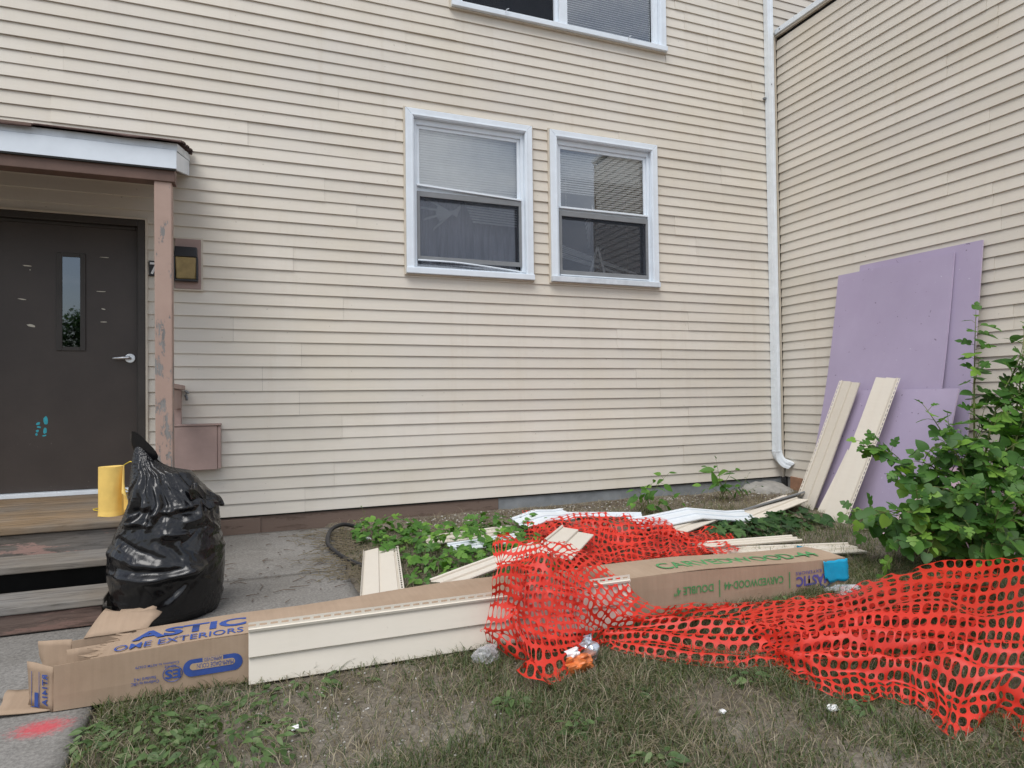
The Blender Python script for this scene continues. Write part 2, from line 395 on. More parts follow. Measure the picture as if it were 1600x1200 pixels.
class MB:
    def __init__(self): self.v = []; self.f = []
    def add(self, vs, fs):
        n = len(self.v); self.v += [tuple(p) for p in vs]; self.f += [tuple(i + n for i in q) for q in fs]; return self
    def box(self, x0, x1, y0, y1, z0, z1):
        vs = [(x, y, z) for x in (x0, x1) for y in (y0, y1) for z in (z0, z1)]
        return self.add(vs, [(0, 1, 3, 2), (4, 6, 7, 5), (0, 4, 5, 1), (2, 3, 7, 6), (0, 2, 6, 4), (1, 5, 7, 3)])
    def hexa(self, p):   # 8 points, bottom ring then top ring
        return self.add(p, [(3, 2, 1, 0), (4, 5, 6, 7), (0, 1, 5, 4), (1, 2, 6, 5), (2, 3, 7, 6), (3, 0, 4, 7)])
    def prism(self, poly, d):   # polygon of 3D points pushed along vector d
        n = len(poly); d = Vector(d)
        vs = [Vector(p) for p in poly] + [Vector(p) + d for p in poly]
        return self.add(vs, [tuple(range(n - 1, -1, -1)), tuple(range(n, 2 * n))] + [(i, (i + 1) % n, n + (i + 1) % n, n + i) for i in range(n)])
    def tube(self, pts, r, k=8, cap=True):
        pts = [Vector(p) for p in pts]; n = len(pts); rs = r if hasattr(r, '__len__') else [r] * n
        base = len(self.v); up = Vector((0, 0, 1)); last = None
        for i, p in enumerate(pts):
            d = (pts[min(i + 1, n - 1)] - pts[max(i - 1, 0)]).normalized()
            if last is None:
                a = d.cross(up if abs(d.z) < .9 else Vector((1, 0, 0))).normalized()
            else:
                a = (last - d * last.dot(d)).normalized()
            last = a; b = d.cross(a)
            for j in range(k):
                t = 2 * math.pi * j / k; self.v.append(tuple(p + (a * math.cos(t) + b * math.sin(t)) * rs[i]))
        for i in range(n - 1):
            for j in range(k):
                a0 = base + i * k + j; a1 = base + i * k + (j + 1) % k; self.f.append((a0, a1, a1 + k, a0 + k))
        if cap:
            self.f.append(tuple(base + j for j in range(k - 1, -1, -1))); self.f.append(tuple(base + (n - 1) * k + j for j in range(k)))
        return self
    def build(self, name, mat, parent=None, org=None, smooth=False, bevel=0, **k):
        o = obj(name, self.v, self.f, mat, parent, org, smooth, **k)
        if bevel:
            b = o.modifiers.new('soft edges', 'BEVEL'); b.width = bevel; b.segments = 2; b.limit_method = 'ANGLE'
        return o

def G(x, y):
    x = np.asarray(x, float); y = np.asarray(y, float)
    return -0.12 + 0.028 * np.clip(y, -6, .5)
def Gb(x, y):      # with bumps, for the lawn
    x = np.asarray(x, float); y = np.asarray(y, float)
    b = .016 * fbm(n3(x * 2.3, y * 2.3), 3) + .007 * vnoise(n3(x * 9, y * 9, 3))
    slab = (x < -5.02) & (y > -2.72) | (x < -6.14)
    return np.where(slab, G(x, y) - .035, G(x, y) + b - .004)

def text(name, body, parent, mat, xa, xb, ya, yb, mapper, bold=0.0, weight=1.0, upside=False):
    """flat lettering filling the rectangle xa..xb, ya..yb of a face; mapper(u, v) gives the world point"""
    c = bpy.data.curves.new(name, 'FONT'); c.body = body; c.size = 1; c.offset = bold; c.resolution_u = 3
    tmp = bpy.data.objects.new('tmp', c); COL.objects.link(tmp)
    dg = bpy.context.evaluated_depsgraph_get(); dg.update()
    me = bpy.data.meshes.new_from_object(tmp.evaluated_get(dg))
    bpy.data.objects.remove(tmp)
    co = np.empty(len(me.vertices) * 3); me.vertices.foreach_get('co', co); co = co.reshape(-1, 3)
    mn, mxx = co.min(0), co.max(0)
    u = (co[:, 0] - mn[0]) / (mxx[0] - mn[0]); v = (co[:, 1] - mn[1]) / (mxx[1] - mn[1])
    if upside: u, v = 1 - u, 1 - v
    W = np.array([mapper(xa + a * (xb - xa), ya + b * (yb - ya)) for a, b in zip(u, v)]) - np.array(ORG[parent.name])
    me.vertices.foreach_set('co', W.astype(np.float32).ravel()); me.update()
    me.materials.clear(); me.materials.append(mat); me.name = name
    return link_mesh(name, me, parent)

# ================================================================== SETTING: ground and paving
xs = np.concatenate([[-120, -60, -30, -18, -12, -9.5], np.arange(-8, 1.2, .05), [1.6, 2.5, 4, 8, 15, 30, 60, 120]])
ys = np.concatenate([[-120, -60, -30, -18, -12, -9, -7.5], np.arange(-6.6, .3, .05), [1, 3, 8, 20, 60, 120]])
XX, YY = np.meshgrid(xs, ys, indexing='ij'); ZZ = Gb(XX, YY)
nx, ny = XX.shape
idx = np.arange(nx * ny).reshape(nx, ny)
F = np.stack([idx[:-1, :-1], idx[1:, :-1], idx[1:, 1:], idx[:-1, 1:]], -1).reshape(-1, 4)
tag(obj('ground', np.stack([XX, YY, ZZ], -1).reshape(-1, 3), F, M['soil'], smooth=True), kind='structure')

pav = bpy.data.objects.new('pavement', None); COL.objects.link(pav); ORG['pavement'] = Vector((0, 0, 0)); tag(pav, kind='structure')
def slab(x0, x1, y0, y1, ragged=False, step=.06):
    xs = np.linspace(x0, x1, max(2, int((x1 - x0) / step))); ys = np.linspace(y0, y1, max(2, int((y1 - y0) / step)))
    X, Y = np.meshgrid(xs, ys, indexing='ij')
    if ragged:
        tt = (X - x0) / (x1 - x0); X = X + tt ** 3 * .10 * fbm(n3(Y * 3, Y * 0 + 2), 3)
    Z = G(X, Y) + .004 * fbm(n3(X * 2, Y * 2), 3)
    nx, ny = X.shape; i = np.arange(nx * ny).reshape(nx, ny)
    f = np.stack([i[:-1, :-1], i[1:, :-1], i[1:, 1:], i[:-1, 1:]], -1).reshape(-1, 4)
    o = obj('slab', np.stack([X, Y, Z], -1).reshape(-1, 3), f, M['concrete'], pav, smooth=True, solid=.09, offset=-1)
    return o
slab(-9.0, -7.56, -2.66, -.13); slab(-7.55, -6.165, -2.66, -1.36); slab(-6.15, -5.06, -2.66, -1.40, True); slab(-6.15, -5.03, -1.385, -.13, True)
slab(-7.55, -6.165, -1.345, -.13)
slab(-7.55, -6.172, -4.2, -2.675); slab(-7.55, -6.172, -5.9, -4.215); slab(-9.0, -7.565, -5.9, -2.675)

# ================================================================== HOUSE
S = .1016
house = thing('house', 'two storey house front in cream vinyl siding with white windows and brown door', 'house', (-3.5, 0, -.12))
wing = thing('house_wing', 'lower side wing of cream vinyl siding at right with white roof flashing', 'house wing', (0, -2.1, -.12))

def siding_panel(parent, segs, k0, plane, seed, proud=0.0):
    """one double-course panel: segs = for each of its two courses, a list of (a0, a1, z0, z1) runs. plane maps (a, out, z) to world.
    Runs that an opening keeps apart become pieces of their own."""
    runs = [(c, r) for c, rs in enumerate(segs) for r in rs]; comps = []
    for it in runs:
        hit = [cp for cp in comps if any(min(it[1][1], q[1][1]) - max(it[1][0], q[1][0]) > -.003 and min(it[1][3], q[1][3]) - max(it[1][2], q[1][2]) > -.003 for q in cp)]
        new = [it] + [q for cp in hit for q in cp]; comps = [cp for cp in comps if cp not in hit] + [new]
    for cp in comps:
        V = []; Fc = []
        for c, (a0, a1, z0, z1) in cp:
            zb = (k0 + c) * S
            n = max(2, int(abs(a1 - a0) / .35) + 2); aa = np.linspace(a0, a1, n)
            wz = .0022 * vnoise(n3(aa * 1.1, aa * 0 + k0 * 3.7 + c, seed)) ; wy_ = .0020 * vnoise(n3(aa * 1.7, aa * 0 + k0 * 5.1 + c + 40, seed))
            prof = []
            full = abs(z0 - zb) < 1e-6
            yo = lambda z: .012 * (1 - (z - zb) / S)       # outward offset at height z
            if full: prof += [(-.011, z0 + .003), (yo(z0) - .0012, z0), (yo(z0), z0 + .0016)]
            else: prof += [(yo(z0), z0)]
            if z1 - zb > .88 * S and z0 - zb < .8 * S: prof += [(yo(zb + .88 * S), zb + .88 * S)]
            prof += [(yo(z1) - .001, z1 + (.004 if abs(z1 - zb - S) < 1e-6 else 0))]
            b = len(V); q = len(prof)
            for i, a in enumerate(aa):
                for (o_, z) in prof: V.append(plane(a, o_ + proud + wy_[i], z + wz[i]))
            for i in range(n - 1):
                for j in range(q - 1): Fc.append((b + i * q + j, b + (i + 1) * q + j, b + (i + 1) * q + j + 1, b + i * q + j + 1))
            for i in (0, n - 1):      # cut ends turn back to the wall
                e = len(V); V += [plane(aa[i], o_ - .006, z) for (o_, z) in prof]
                Fc += [(b + i * q + j, b + i * q + j + 1, e + j + 1, e + j) for j in range(q - 1)]
        obj('siding_panel', V, Fc, M['siding'], parent)
def clip_runs(a0, a1, k, holes):
    """split one course into runs round rectangular openings"""
    z0, z1 = k * S, (k + 1) * S; runs = [(a0, a1, z0, z1)]
    for (h0, h1, hz0, hz1) in holes:
        out = []
        for (r0, r1, q0, q1) in runs:
            if h1 <= r0 or h0 >= r1 or hz1 <= q0 or hz0 >= q1: out.append((r0, r1, q0, q1)); continue
            if r0 < h0: out.append((r0, h0, q0, q1))
            if h1 < r1: out.append((h1, r1, q0, q1))
            m0, m1 = max(r0, h0), min(r1, h1)
            if q0 < hz0 - .004: out.append((m0, m1, q0, hz0))
            if q1 > hz1 + .004: out.append((m0, m1, hz1, q1))
        runs = out
    return runs
WIN = [(-4.318, -3.080, 2.062, 3.560), (-2.888, -1.650, 2.062, 3.560), (-3.870, -1.511, 4.572, 6.05)]
holes = [(a + .03, b - .03, c + .03, d - .03) for a, b, c, d in WIN] + [(-7.47, -6.375, -1, 2.362), (-6.17, -5.972, 1.83, 2.236)]
seams = {0: [-5.2], 2: [-4.96], 4: [-3.1], 6: [-4.89], 8: [-5.24], 10: [-5.53], 12: [-5.22], 14: [-5.75], 16: [-4.87], 18: [-3.32], 20: [-5.28], 22: [-2.4], 24: [-4.75], 26: [-5.02], 28: [-.9],
         30: [-5.63], 32: [-4.4], 34: [-4.9, -2.09], 36: [-2.84], 38: [-3.3], 40: [-.48, -4.3], 42: [-3.83], 44: [-5.1], 46: [-4.55]}
main_plane = lambda a, o, z: (a, .012 - o, z)
for k in range(0, 66, 2):
    ends = sorted(seams.get(k, [random.uniform(-5.5, -1)]))
    if ends[0] > -5.8: ends = [-8.1 + (k * .37 % 1.4) - .2] + ends
    if ends[-1] < -3.4 and k not in (0,): ends = ends + [min(-.35, ends[-1] + 3.6)]
    right = 3.2 if (k + 2) * S > 5.0 else -.014
    cuts = [-9.2] + ends + [right]
    for i in range(len(cuts) - 1):
        a0, a1 = cuts[i], cuts[i + 1]
        if a1 - a0 < .02: continue
        pr = .0028 * (i % 2)
        segs = [clip_runs(a0 + .0006, a1 - .0006, k + c, holes + ([(-.014, 9, -1, 5.0)] if right > 0 else [])) for c in (0, 1)]
        siding_panel(house, segs, k, main_plane, .3 + i, pr)
# sheathing behind the siding with real openings
mb = MB(); hs = [(a + .05, b - .05, c + .05, d - .05) for a, b, c, d in WIN] + [(-7.44, -6.40, -1, 2.33)]
xe = sorted(set([-9.2, 3.2] + [h[0] for h in hs] + [h[1] for h in hs])); ze = sorted(set([-.02, 6.75] + [h[2] for h in hs if h[2] > 0] + [h[3] for h in hs]))
for i in range(len(xe) - 1):
    for j in range(len(ze) - 1):
        cx, cz = (xe[i] + xe[i + 1]) / 2, (ze[j] + ze[j + 1]) / 2
        if not any(h[0] < cx < h[1] and h[2] < cz < h[3] for h in hs): mb.box(xe[i], xe[i + 1], .030, .12, ze[j], ze[j + 1])
mb.build('sheathing', M['dark'], house)
# body and roof behind, so that no light leaks in
MB().box(-9.2, 3.2, .125, 7.0, 6.7, 6.75).build('attic_floor', M['dark'], house)
MB().box(-9.2, 3.2, 7.0, 7.1, -.3, 6.75).build('rear_wall', M['channel'], house)
MB().box(-9.3, -9.2, .03, 7.1, -.3, 6.75).build('end_wall', M['channel'], house)
MB().hexa([(-9.6, -.25, 6.76), (3.5, -.25, 6.76), (3.5, 7.4, 6.76), (-9.6, 7.4, 6.76), (-9.6, 3.2, 8.6), (3.5, 3.2, 8.6), (3.5, 3.9, 8.6), (-9.6, 3.9, 8.6)]).build('roof', M['shingle'], house)
# foundation: brown painted boards at left, grey concrete at right
MB().box(-3.455, -.02, .022, .12, -.5, -.004).build('foundation', M['conc_grey'], house)
MB().box(-6.0, -3.458, .018, .12, -.5, -.006).build('foundation_board', M['found_brown'], house)
MB().box(-6.4, -5.55, .004, .017, -.5, -.024).build('foundation_board', M['found_brown'], house, bevel=.003)
MB().box(-9.2, -6.003, .02, .12, -.5, -.006).build('foundation_board', M['found_brown'], house)
MB().box(-5.9, -.05, .008, .026, -.012, .003).build('starter_strip', M['dark'], house)
# corner trim
MB().box(-.026, -.001, -.012, .012, -.01, 5.03).build('corner_trim', M['channel'], house, bevel=.003)

def ring(mb, x0, x1, z0, z1, wl, wr, wb, wt, y0, y1):
    mb.box(x0, x0 + wl, y0, y1, z0, z1); mb.box(x1 - wr, x1, y0, y1, z0, z1)
    mb.box(x0 + wl, x1 - wr, y0, y1, z0, z0 + wb); mb.box(x0 + wl, x1 - wr, y0, y1, z1 - wt, z1); return mb

def window(x0, x1, z0, z1, kind):
    rt = bpy.data.objects.new('window', None); COL.objects.link(rt); rt.parent = house; ORG[rt.name] = ORG[house.name]
    P = rt
    # cream channel round the casing, then the white mitred casing with a stepped face
    ring(MB(), x0 - .016, x1 + .012, z0 - .012, z1 + .014, .016, .012, .012, .014, -.018, .028).build('trim_channel', M['channel'], P, bevel=.002)
    cw = .075
    for nm, poly in (('head', [(x0, z1), (x1, z1), (x1 - cw, z1 - cw), (x0 + cw, z1 - cw)]),
                     ('side', [(x0, z0 + .05), (x0, z1), (x0 + cw, z1 - cw), (x0 + cw, z0 + .05)]),
                     ('side', [(x1, z1), (x1, z0 + .05), (x1 - cw, z0 + .05), (x1 - cw, z1 - cw)])):
        MB().prism([(px, -.034, pz) for px, pz in poly], (0, .05, 0)).build('casing_' + nm, M['white'], P, bevel=.004)
    # thin raised bead on the inner edge
    ring(MB(), x0 + cw - .022, x1 - cw + .022, z0 + .045, z1 - cw + .022, .012, .012, .005, .012, -.040, -.0335).build('casing_bead', M['white'], P, bevel=.002)
    MB().box(x0 - .004, x1 + .004, -.052, .02, z0, z0 + .052).build('sill', M['white_dirty'] if kind == 'right' else M['white'], P, bevel=.004)
    a, b, c, d = x0 + cw, x1 - cw, z0 + .053, z1 - cw
    # jamb tunnel
    ring(MB(), a - .01, b + .01, c - .008, d + .01, .0085, .0085, .0065, .0085, .017, .14).build('jamb', M['white_dirty'], P)
    ring(MB(), a, b, c, d, .032, .032, .02, .05, .012, .05).build('frame_rail', M['white'], P, bevel=.003)
    mid = c + (d - c) * (.535 if kind == 'left' else .50)
    ia, ib = a + .032, b - .032
    if kind in ('left', 'right'):
        ring(MB(), ia, ib, mid - .02, d - .05, .03, .03, .03, .032, .030, .055).build('upper_sash', M['white'], P, bevel=.003)
        # meeting rail a little askew
        sk = .022 if kind == 'left' else 0.0
        MB().hexa([(ia, -.004, mid + sk), (ib, -.004, mid - sk), (ib, .028, mid - sk), (ia, .028, mid + sk),
                   (ia, -.004, mid + .018 + sk), (ib, -.004, mid + .018 - sk), (ib, .028, mid + .018 - sk), (ia, .028, mid + .018 + sk)]).build('meeting_rail', M['white'], P, bevel=.002)
        ring(MB(), ia, ib, c + (.075 if kind == 'left' else .03), mid - .024, .026, .026, .042, .050, .004, .026).build('screen_frame', M['screen_frame'], P, bevel=.002)
        e = .026
        MB().add([(ia + e, .012, c + .07), (ib - e, .012, c + .07), (ib - e, .012, mid - .07), (ia + e, .012, mid - .07)], [(0, 1, 2, 3)]).build('insect_screen', M['screen'], P)
        MB().add([(ia + .02, .040, mid), (ib - .02, .040, mid), (ib - .02, .040, d - .06), (ia + .02, .040, d - .06)], [(0, 1, 2, 3)]).build('pane', M['glass'], P)
        MB().add([(ia + .01, .066, c + .03), (ib - .01, .066, c + .03), (ib - .01, .066, mid), (ia + .01, .066, mid)], [(0, 1, 2, 3)]).build('pane', M['glass'], P)
        if kind == 'left':   # white strip pulled loose from the bottom rail
            pts = [(ia + (ib - ia) * t, -.012 - .01 * math.sin(t * 3.1), c + .075 - .003 * t - .055 * max(0, t - .3) ** 1.2 / .7) for t in np.linspace(0, 1.03, 14)]
            MB().tube(pts, .0075, 6).build('loose_strip', M['white'], P, smooth=True)
        else:
            MB().box(ia, ib, -.006, .004, c + .018, c + .028).build('bottom_strip', M['white'], P)
    else:
        xm = -2.722
        MB().box(xm - .045, xm + .045, -.030, .05, c, d).build('mullion', M['white'], P, bevel=.004)
        for (l, r_, gl) in ((a + .03, xm - .045, .06), (xm + .045, b - .03, .06)):
            ring(MB(), l, r_, c + .02, d - .05, .012, .03, .012, .02, .02, .05).build('sash', M['white'], P)
            MB().add([(l, .06, c), (r_, .06, c), (r_, .06, d), (l, .06, d)], [(0, 1, 2, 3)]).build('pane' if l > -3 else 'insect_screen', M['glass'] if l > -3 else M['screen'], P)
        for xx in (-3.35, -2.0):
            MB().tube([(xx, -.06, c - .03), (xx + .004, -.075, c - .005), (xx + .03, -.07, c + .01)], .004, 5).build('clip', M['white_dirty'], P)
    # dark room behind
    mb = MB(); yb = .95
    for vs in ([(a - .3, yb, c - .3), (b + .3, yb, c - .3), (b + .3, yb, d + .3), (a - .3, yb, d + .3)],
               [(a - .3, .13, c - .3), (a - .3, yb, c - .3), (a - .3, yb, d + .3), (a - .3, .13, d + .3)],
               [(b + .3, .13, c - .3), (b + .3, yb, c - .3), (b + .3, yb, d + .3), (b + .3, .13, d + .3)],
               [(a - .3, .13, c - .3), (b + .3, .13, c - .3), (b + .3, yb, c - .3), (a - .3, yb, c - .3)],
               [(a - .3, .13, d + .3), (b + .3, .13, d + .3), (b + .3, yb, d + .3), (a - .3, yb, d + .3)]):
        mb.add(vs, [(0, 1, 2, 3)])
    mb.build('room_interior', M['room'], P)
    # venetian blind
    def slat(xa, za, xb, zb, y=.092, tilt=.75, wdt=.027):
        d_ = Vector((xb - xa, 0, zb - za)).normalized(); nrm = Vector((0, math.cos(tilt), math.sin(tilt))) * wdt / 2
        A, B = Vector((xa, y, za)), Vector((xb, y, zb)); bow = Vector((0, -.003, .003))
        vs = [A - nrm, B - nrm, B + bow, A + bow, B + nrm, A + nrm]
        MB().add(vs, [(0, 1, 2, 3), (3, 2, 4, 5)]).build('blind_slat', M['blind'], P, solid=.001)
    pitch = .0235
    if kind == 'left':
        z = d - .07; i = 0
        while z > mid - .015:
            tail = max(0, (mid + .09 - z)) * .45
            slat(ia + .01, z + .25 * tail, ib - .012, z - .3 * tail, tilt=1.22 + random.uniform(-.06, .06)); z -= pitch; i += 1
        # slats hanging below the rail at right, and a snapped fan of slats at left
        for j in range(9): slat(ia + .46 + .012 * j, mid - .03 - j * .026, ib - .015, mid - .055 - j * .024, tilt=.9)
        for j in range(10):
            ang = math.radians(222 - j * 7.5); px, pz = ia + .44 - .004 * j, mid - .10 - .022 * j * .5
            ln = .26 - .008 * j if j % 3 else .36
            slat(px, pz, px + ln * math.cos(ang), pz + ln * math.sin(ang), y=.10, tilt=1.15)
    elif kind == 'right':
        z = d - .07
        while z > mid + .02:
            xa = ia + .01
            if z < mid + .19: xa = ia + .46
            slat(xa, z, ib - .01, z - random.uniform(0, .006), tilt=(1.15 if z > mid + .35 else .75) + random.uniform(-.08, .08)); z -= pitch
        for j in range(7): slat(ia + .42 + j * .004, mid + .10 - j * .012, ia + .37 - .007 * j, mid - .36 + .05 * j, y=.10, tilt=1.2)
        for j in range(7): slat(ia + .03, mid - .33 - .018 * j, ia + .95 - .03 * j, mid - .58 + .012 * (j % 4) - .006 * j, y=.115 + .004 * j, tilt=.8)
        for s_ in (-1, 1): MB().hexa([(ia + .47 + s_ * .10 - .012, .10, c + .03), (ia + .47 + s_ * .10 + .012, .10, c + .03), (ia + .47 + s_ * .10 + .012, .105, c + .03), (ia + .47 + s_ * .10 - .012, .105, c + .03),
                        (ia + .475 - .012, .10, mid - .32), (ia + .475 + .012, .10, mid - .32), (ia + .475 + .012, .105, mid - .32), (ia + .475 - .012, .105, mid - .32)]).build('blind_slat', M['blind'], P)
    else:
        z = d - .06
        while z > c + .01:
            slat(-2.66, z, b - .05, z, tilt=.6); z -= pitch
    for xx in ((ia + .12, (ia + ib) / 2, ib - .12) if kind != 'upper' else ()):
        MB().tube([(xx, .098, d - .06), (xx, .098, mid + .05)], .0015, 4).build('blind_cord', M['blind'], P)
    if kind == 'left':   # pleated curtain
        n = 70; V = []; 
        for i in range(n):
            x = ia + (ib - ia) * i / (n - 1); y = .20 + .02 * math.sin(i * .62) + .012 * math.sin(i * 1.7 + 1)
            V += [(x, y, c), (x + .004 * math.sin(i), y, mid - .18), (x, y * .9 + .02, d)]
        Fc = []
        for i in range(n - 1):
            for j in (0, 1): Fc.append((i * 3 + j, i * 3 + 3 + j, i * 3 + 4 + j, i * 3 + 1 + j))
        obj('curtain', V, Fc, M['curtain'], P, smooth=True)
    return rt
w1 = window(*WIN[0], 'left'); w2 = window(*WIN[1], 'right'); w3 = window(*WIN[2], 'upper')
tag(w1, 'left ground floor window with its meeting rail askew and broken blind'); tag(w2, 'right ground floor window with reflection and fallen blind'); tag(w3, 'upper double window cut by the top of the frame')

# door, set back in its brown frame
dr = MB().box(-7.385, -6.432, .045, .09, .285, 2.305).build('door', M['door'], house, bevel=.003)
fb = MB(); fb.box(-7.47, -7.388, -.012, .10, .24, 2.36); fb.box(-6.430, -6.378, -.012, .10, .24, 2.36); fb.box(-7.388, -6.430, -.012, .10, 2.308, 2.36)
fb.box(-6.446, -6.430, .028, .044, .26, 2.308); fb.box(-7.388, -6.446, .028, .044, 2.285, 2.3075)
fb.build('door_frame', M['frame_brown'], house, bevel=.004)
MB().box(-6.377, -6.362, -.016, .01, .24, 2.376).box(-7.47, -6.378, -.016, .01, 2.3605, 2.376).build('door_caulk_trim', M['channel'], house)
MB().box(-7.47, -6.40, -.03, .10, .252, .282).build('threshold', M['alu'], house, bevel=.003)
ring(MB(), -6.975, -6.785, 1.335, 2.078, .038, .036, .03, .03, .034, .046).build('glass_frame', M['frame_brown'], dr, bevel=.003)
MB().add([(-6.94, .0435, 1.36), (-6.818, .0435, 1.36), (-6.818, .0435, 2.05), (-6.94, .0435, 2.05)], [(0, 1, 2, 3)]).build('vision_glass', M['glass_dark'], dr)
MB().tube([(-6.49, .046, 1.282), (-6.49, .034, 1.282)], .036, 20).build('handle_rose', M['chrome'], dr, smooth=False, bevel=.003)
MB().tube([(-6.49, .04, 1.282), (-6.49, -.005, 1.284), (-6.51, -.012, 1.284), (-6.60, -.010, 1.278)], [.011, .011, .0115, .010], 10).build('handle', M['chrome'], dr, smooth=True)
mb = MB()
for (x, z, w_, h_, r_) in [(-7.16, 1.965, .06, .009, -.05), (-7.14, 1.935, .010, .008, 0), (-7.19, 1.715, .07, .010, -.1), (-7.13, 1.52, .065, .022, -.3), (-6.66, 2.06, .08, .006, 0), (-6.68, 1.795, .07, .007, 0), (-6.67, 1.66, .035, .008, -.2), (-6.67, 1.56, .05, .008, 0)]:
    n = 9; poly = []
    for i in range(n):
        a = 2 * math.pi * i / n; rr = random.uniform(.65, 1.1); px, pz = math.cos(a) * w_ / 2 * rr, math.sin(a) * h_ / 2 * rr
        poly.append((x + px * math.cos(r_) - pz * math.sin(r_), .0436, z + px * math.sin(r_) + pz * math.cos(r_)))
    mb.prism(poly[::-1], (0, .0012, 0))
mb.build('paint_chip', M['chip'], dr)
mb = MB()
for (x, z, w_, h_, r_) in [(-7.04, .81, .03, .07, .15), (-7.045, .735, .026, .05, -.1), (-7.09, .79, .03, .02, .5), (-7.085, .765, .03, .016, -.4), (-7.095, .735, .022, .02, .9), (-7.10, .71, .018, .022, .3), (-7.05, .700, .03, .012, .2)]:
    poly = []
    for i in range(10):
        a = 2 * math.pi * i / 10; rr = random.uniform(.7, 1.1); px, pz = math.cos(a) * w_ / 2 * rr, math.sin(a) * h_ / 2 * rr
        poly.append((x + px * math.cos(r_) - pz * math.sin(r_), .0436, z + px * math.sin(r_) + pz * math.cos(r_)))
    mb.prism(poly[::-1], (0, .0012, 0))
mb.build('teal_paint_mark', M['teal'], dr)

# ---- the wing at right
wing_plane = lambda a, o, z: (.012 - o, a, z)
for k in range(0, 50, 2):
    c = random.uniform(-3.2, -1.6)
    for i, (a0, a1) in enumerate(((-4.2, c), (c, -.016))):
        pr = .0028 * i
        segs = [[(a0 + (.0006 if i else 0), a1 - (0 if i else .0006), (k + q) * S, (k + q + 1) * S)] for q in (0, 1) if (k + q + 1) * S < 5.06]
        siding_panel(wing, segs, k, wing_plane, 5.3 + i, pr)
end_plane = lambda a, o, z: (a, -4.2 + .012 - o, z)
for k in range(0, 50, 2):
    siding_panel(wing, [[(.012, 3.2, (k + q) * S, (k + q + 1) * S)] for q in (0, 1) if (k + q + 1) * S < 5.06], k, end_plane, 9.1)
MB().box(.03, 3.2, -4.16, .0, -.5, 5.04).build('wing_body', M['dark'], wing)
MB().box(.024, .028, -4.18, -.03, -.5, -.004).build('foundation', M['conc_bare'], wing)
MB().box(-.002, .015, -4.215, -4.185, -.01, 5.03).build('corner_trim', M['channel'], wing)
MB().box(-.030, .02, -4.26, -.02, 5.045, 5.105).build('roof_flashing', M['alu'], wing, bevel=.004)
MB().box(-.012, .02, -4.24, -.02, 5.022, 5.044).build('trim_channel', M['channel'], wing)
MB().box(.021, 3.3, -4.26, -.001, 5.05, 5.09).build('roof', M['shingle'], wing)
MB().tube([(-.034, -.10, 5.075), (-.030, -.10, 5.075)], .006, 8).build('fixing_screw', M['lamp_black'], wing)

# concrete lump in the inner corner
V = []; Fc = []; n = 14
for i in range(n):
    for j in range(8):
        a = math.pi * i / (n - 1); r_ = 1 - j / 7.5
        x = -.30 + .36 * math.cos(a) * r_ - .02; y = .02 - (.40 * math.sin(a)) * r_; z = -.215 + .175 * math.sqrt(max(0, 1 - r_ ** 2.4)) + .012 * random.uniform(-1, 1)
        V.append((x, y, z))
for i in range(n - 1):
    for j in range(7): Fc.append((i * 8 + j, i * 8 + 8 + j, i * 8 + 9 + j, i * 8 + j + 1))
tag(obj('concrete_lump', V, Fc, M['conc_bare'], org=(-.3, 0, -.2), smooth=True), 'rounded lump of bare concrete in the inner corner under the downspout', 'concrete lump')
mb = MB(); mb.hexa([(-.03, -.31, -.16), (-.012, -.13, -.16), (-.045, -.13, -.155), (-.065, -.31, -.155), (-.01, -.29, .005), (-.004, -.12, .012), (-.03, -.12, .012), (-.04, -.29, .005)])
tag(mb.build('wood_block', M['brick_wood'], org=(-.04, -.22, -.16), bevel=.004), 'short reddish brown wood block against the wing foundation', 'wood block')

# ---- downspout
ds = thing('downspout', 'white rectangular metal downspout running down the inside corner', 'downspout', (-.13, -.05, .1))
def rect_tube(mb, pts, wv, dv):
    """sweep a rectangle (half-width vectors per point) along points"""
    b = len(mb.v)
    for p, a_, c_ in zip(pts, wv, dv):
        p, a_, c_ = Vector(p), Vector(a_), Vector(c_)
        for s1, s2 in ((-1, -1), (-.33, -1), (-.25, -.86), (.25, -.86), (.33, -1), (1, -1), (1, 1), (-1, 1)): mb.v.append(tuple(p + a_ * s1 + c_ * s2))
    for i in range(len(pts) - 1):
        for j in range(8): mb.f.append((b + i * 8 + j, b + i * 8 + (j + 1) % 8, b + i * 8 + 8 + (j + 1) % 8, b + i * 8 + 8 + j))
    return mb
hx, hy = (.041, 0, 0), (0, .030, 0)
rect_tube(MB(), [(-.128, -.036, 4.46), (-.128, -.036, 7.0)], [hx] * 2, [(0, .031, 0)] * 2).build('upper_pipe', M['alu'], ds)
rect_tube(MB(), [(-.132, -.036, .30), (-.128, -.036, 4.50)], [hx] * 2, [hy] * 2).build('lower_pipe', M['alu'], ds)
pe = []; we = []; de = []
for i in range(9):
    t = i / 8 * math.radians(68); R_ = .15
    pe.append((-.132 + R_ * (1 - math.cos(t)) * .72, -.036 - R_ * (1 - math.cos(t)) * .55, .302 - R_ * math.sin(t) * 1.05))
    we.append((.043 * math.cos(t * .75), -.020 * math.sin(t), .032 * math.sin(t))); de.append((.014 * math.sin(t), .031 * math.cos(t * .4), .012 * math.sin(t)))
pe.append(tuple(Vector(pe[-1]) + Vector((.045, -.03, -.018)))); we.append(we[-1]); de.append(de[-1])
rect_tube(MB(), pe, we, de).build('elbow', M['alu'], ds, solid=.002)
mb = MB(); mb.add([Vector(pe[-2]) + Vector(we[-1]) * a * .93 + Vector(de[-1]) * b * .93 for a, b in ((-1, -1), (1, -1), (1, 1), (-1, 1))], [(0, 1, 2, 3)]); mb.build('outlet', M['dark'], ds)
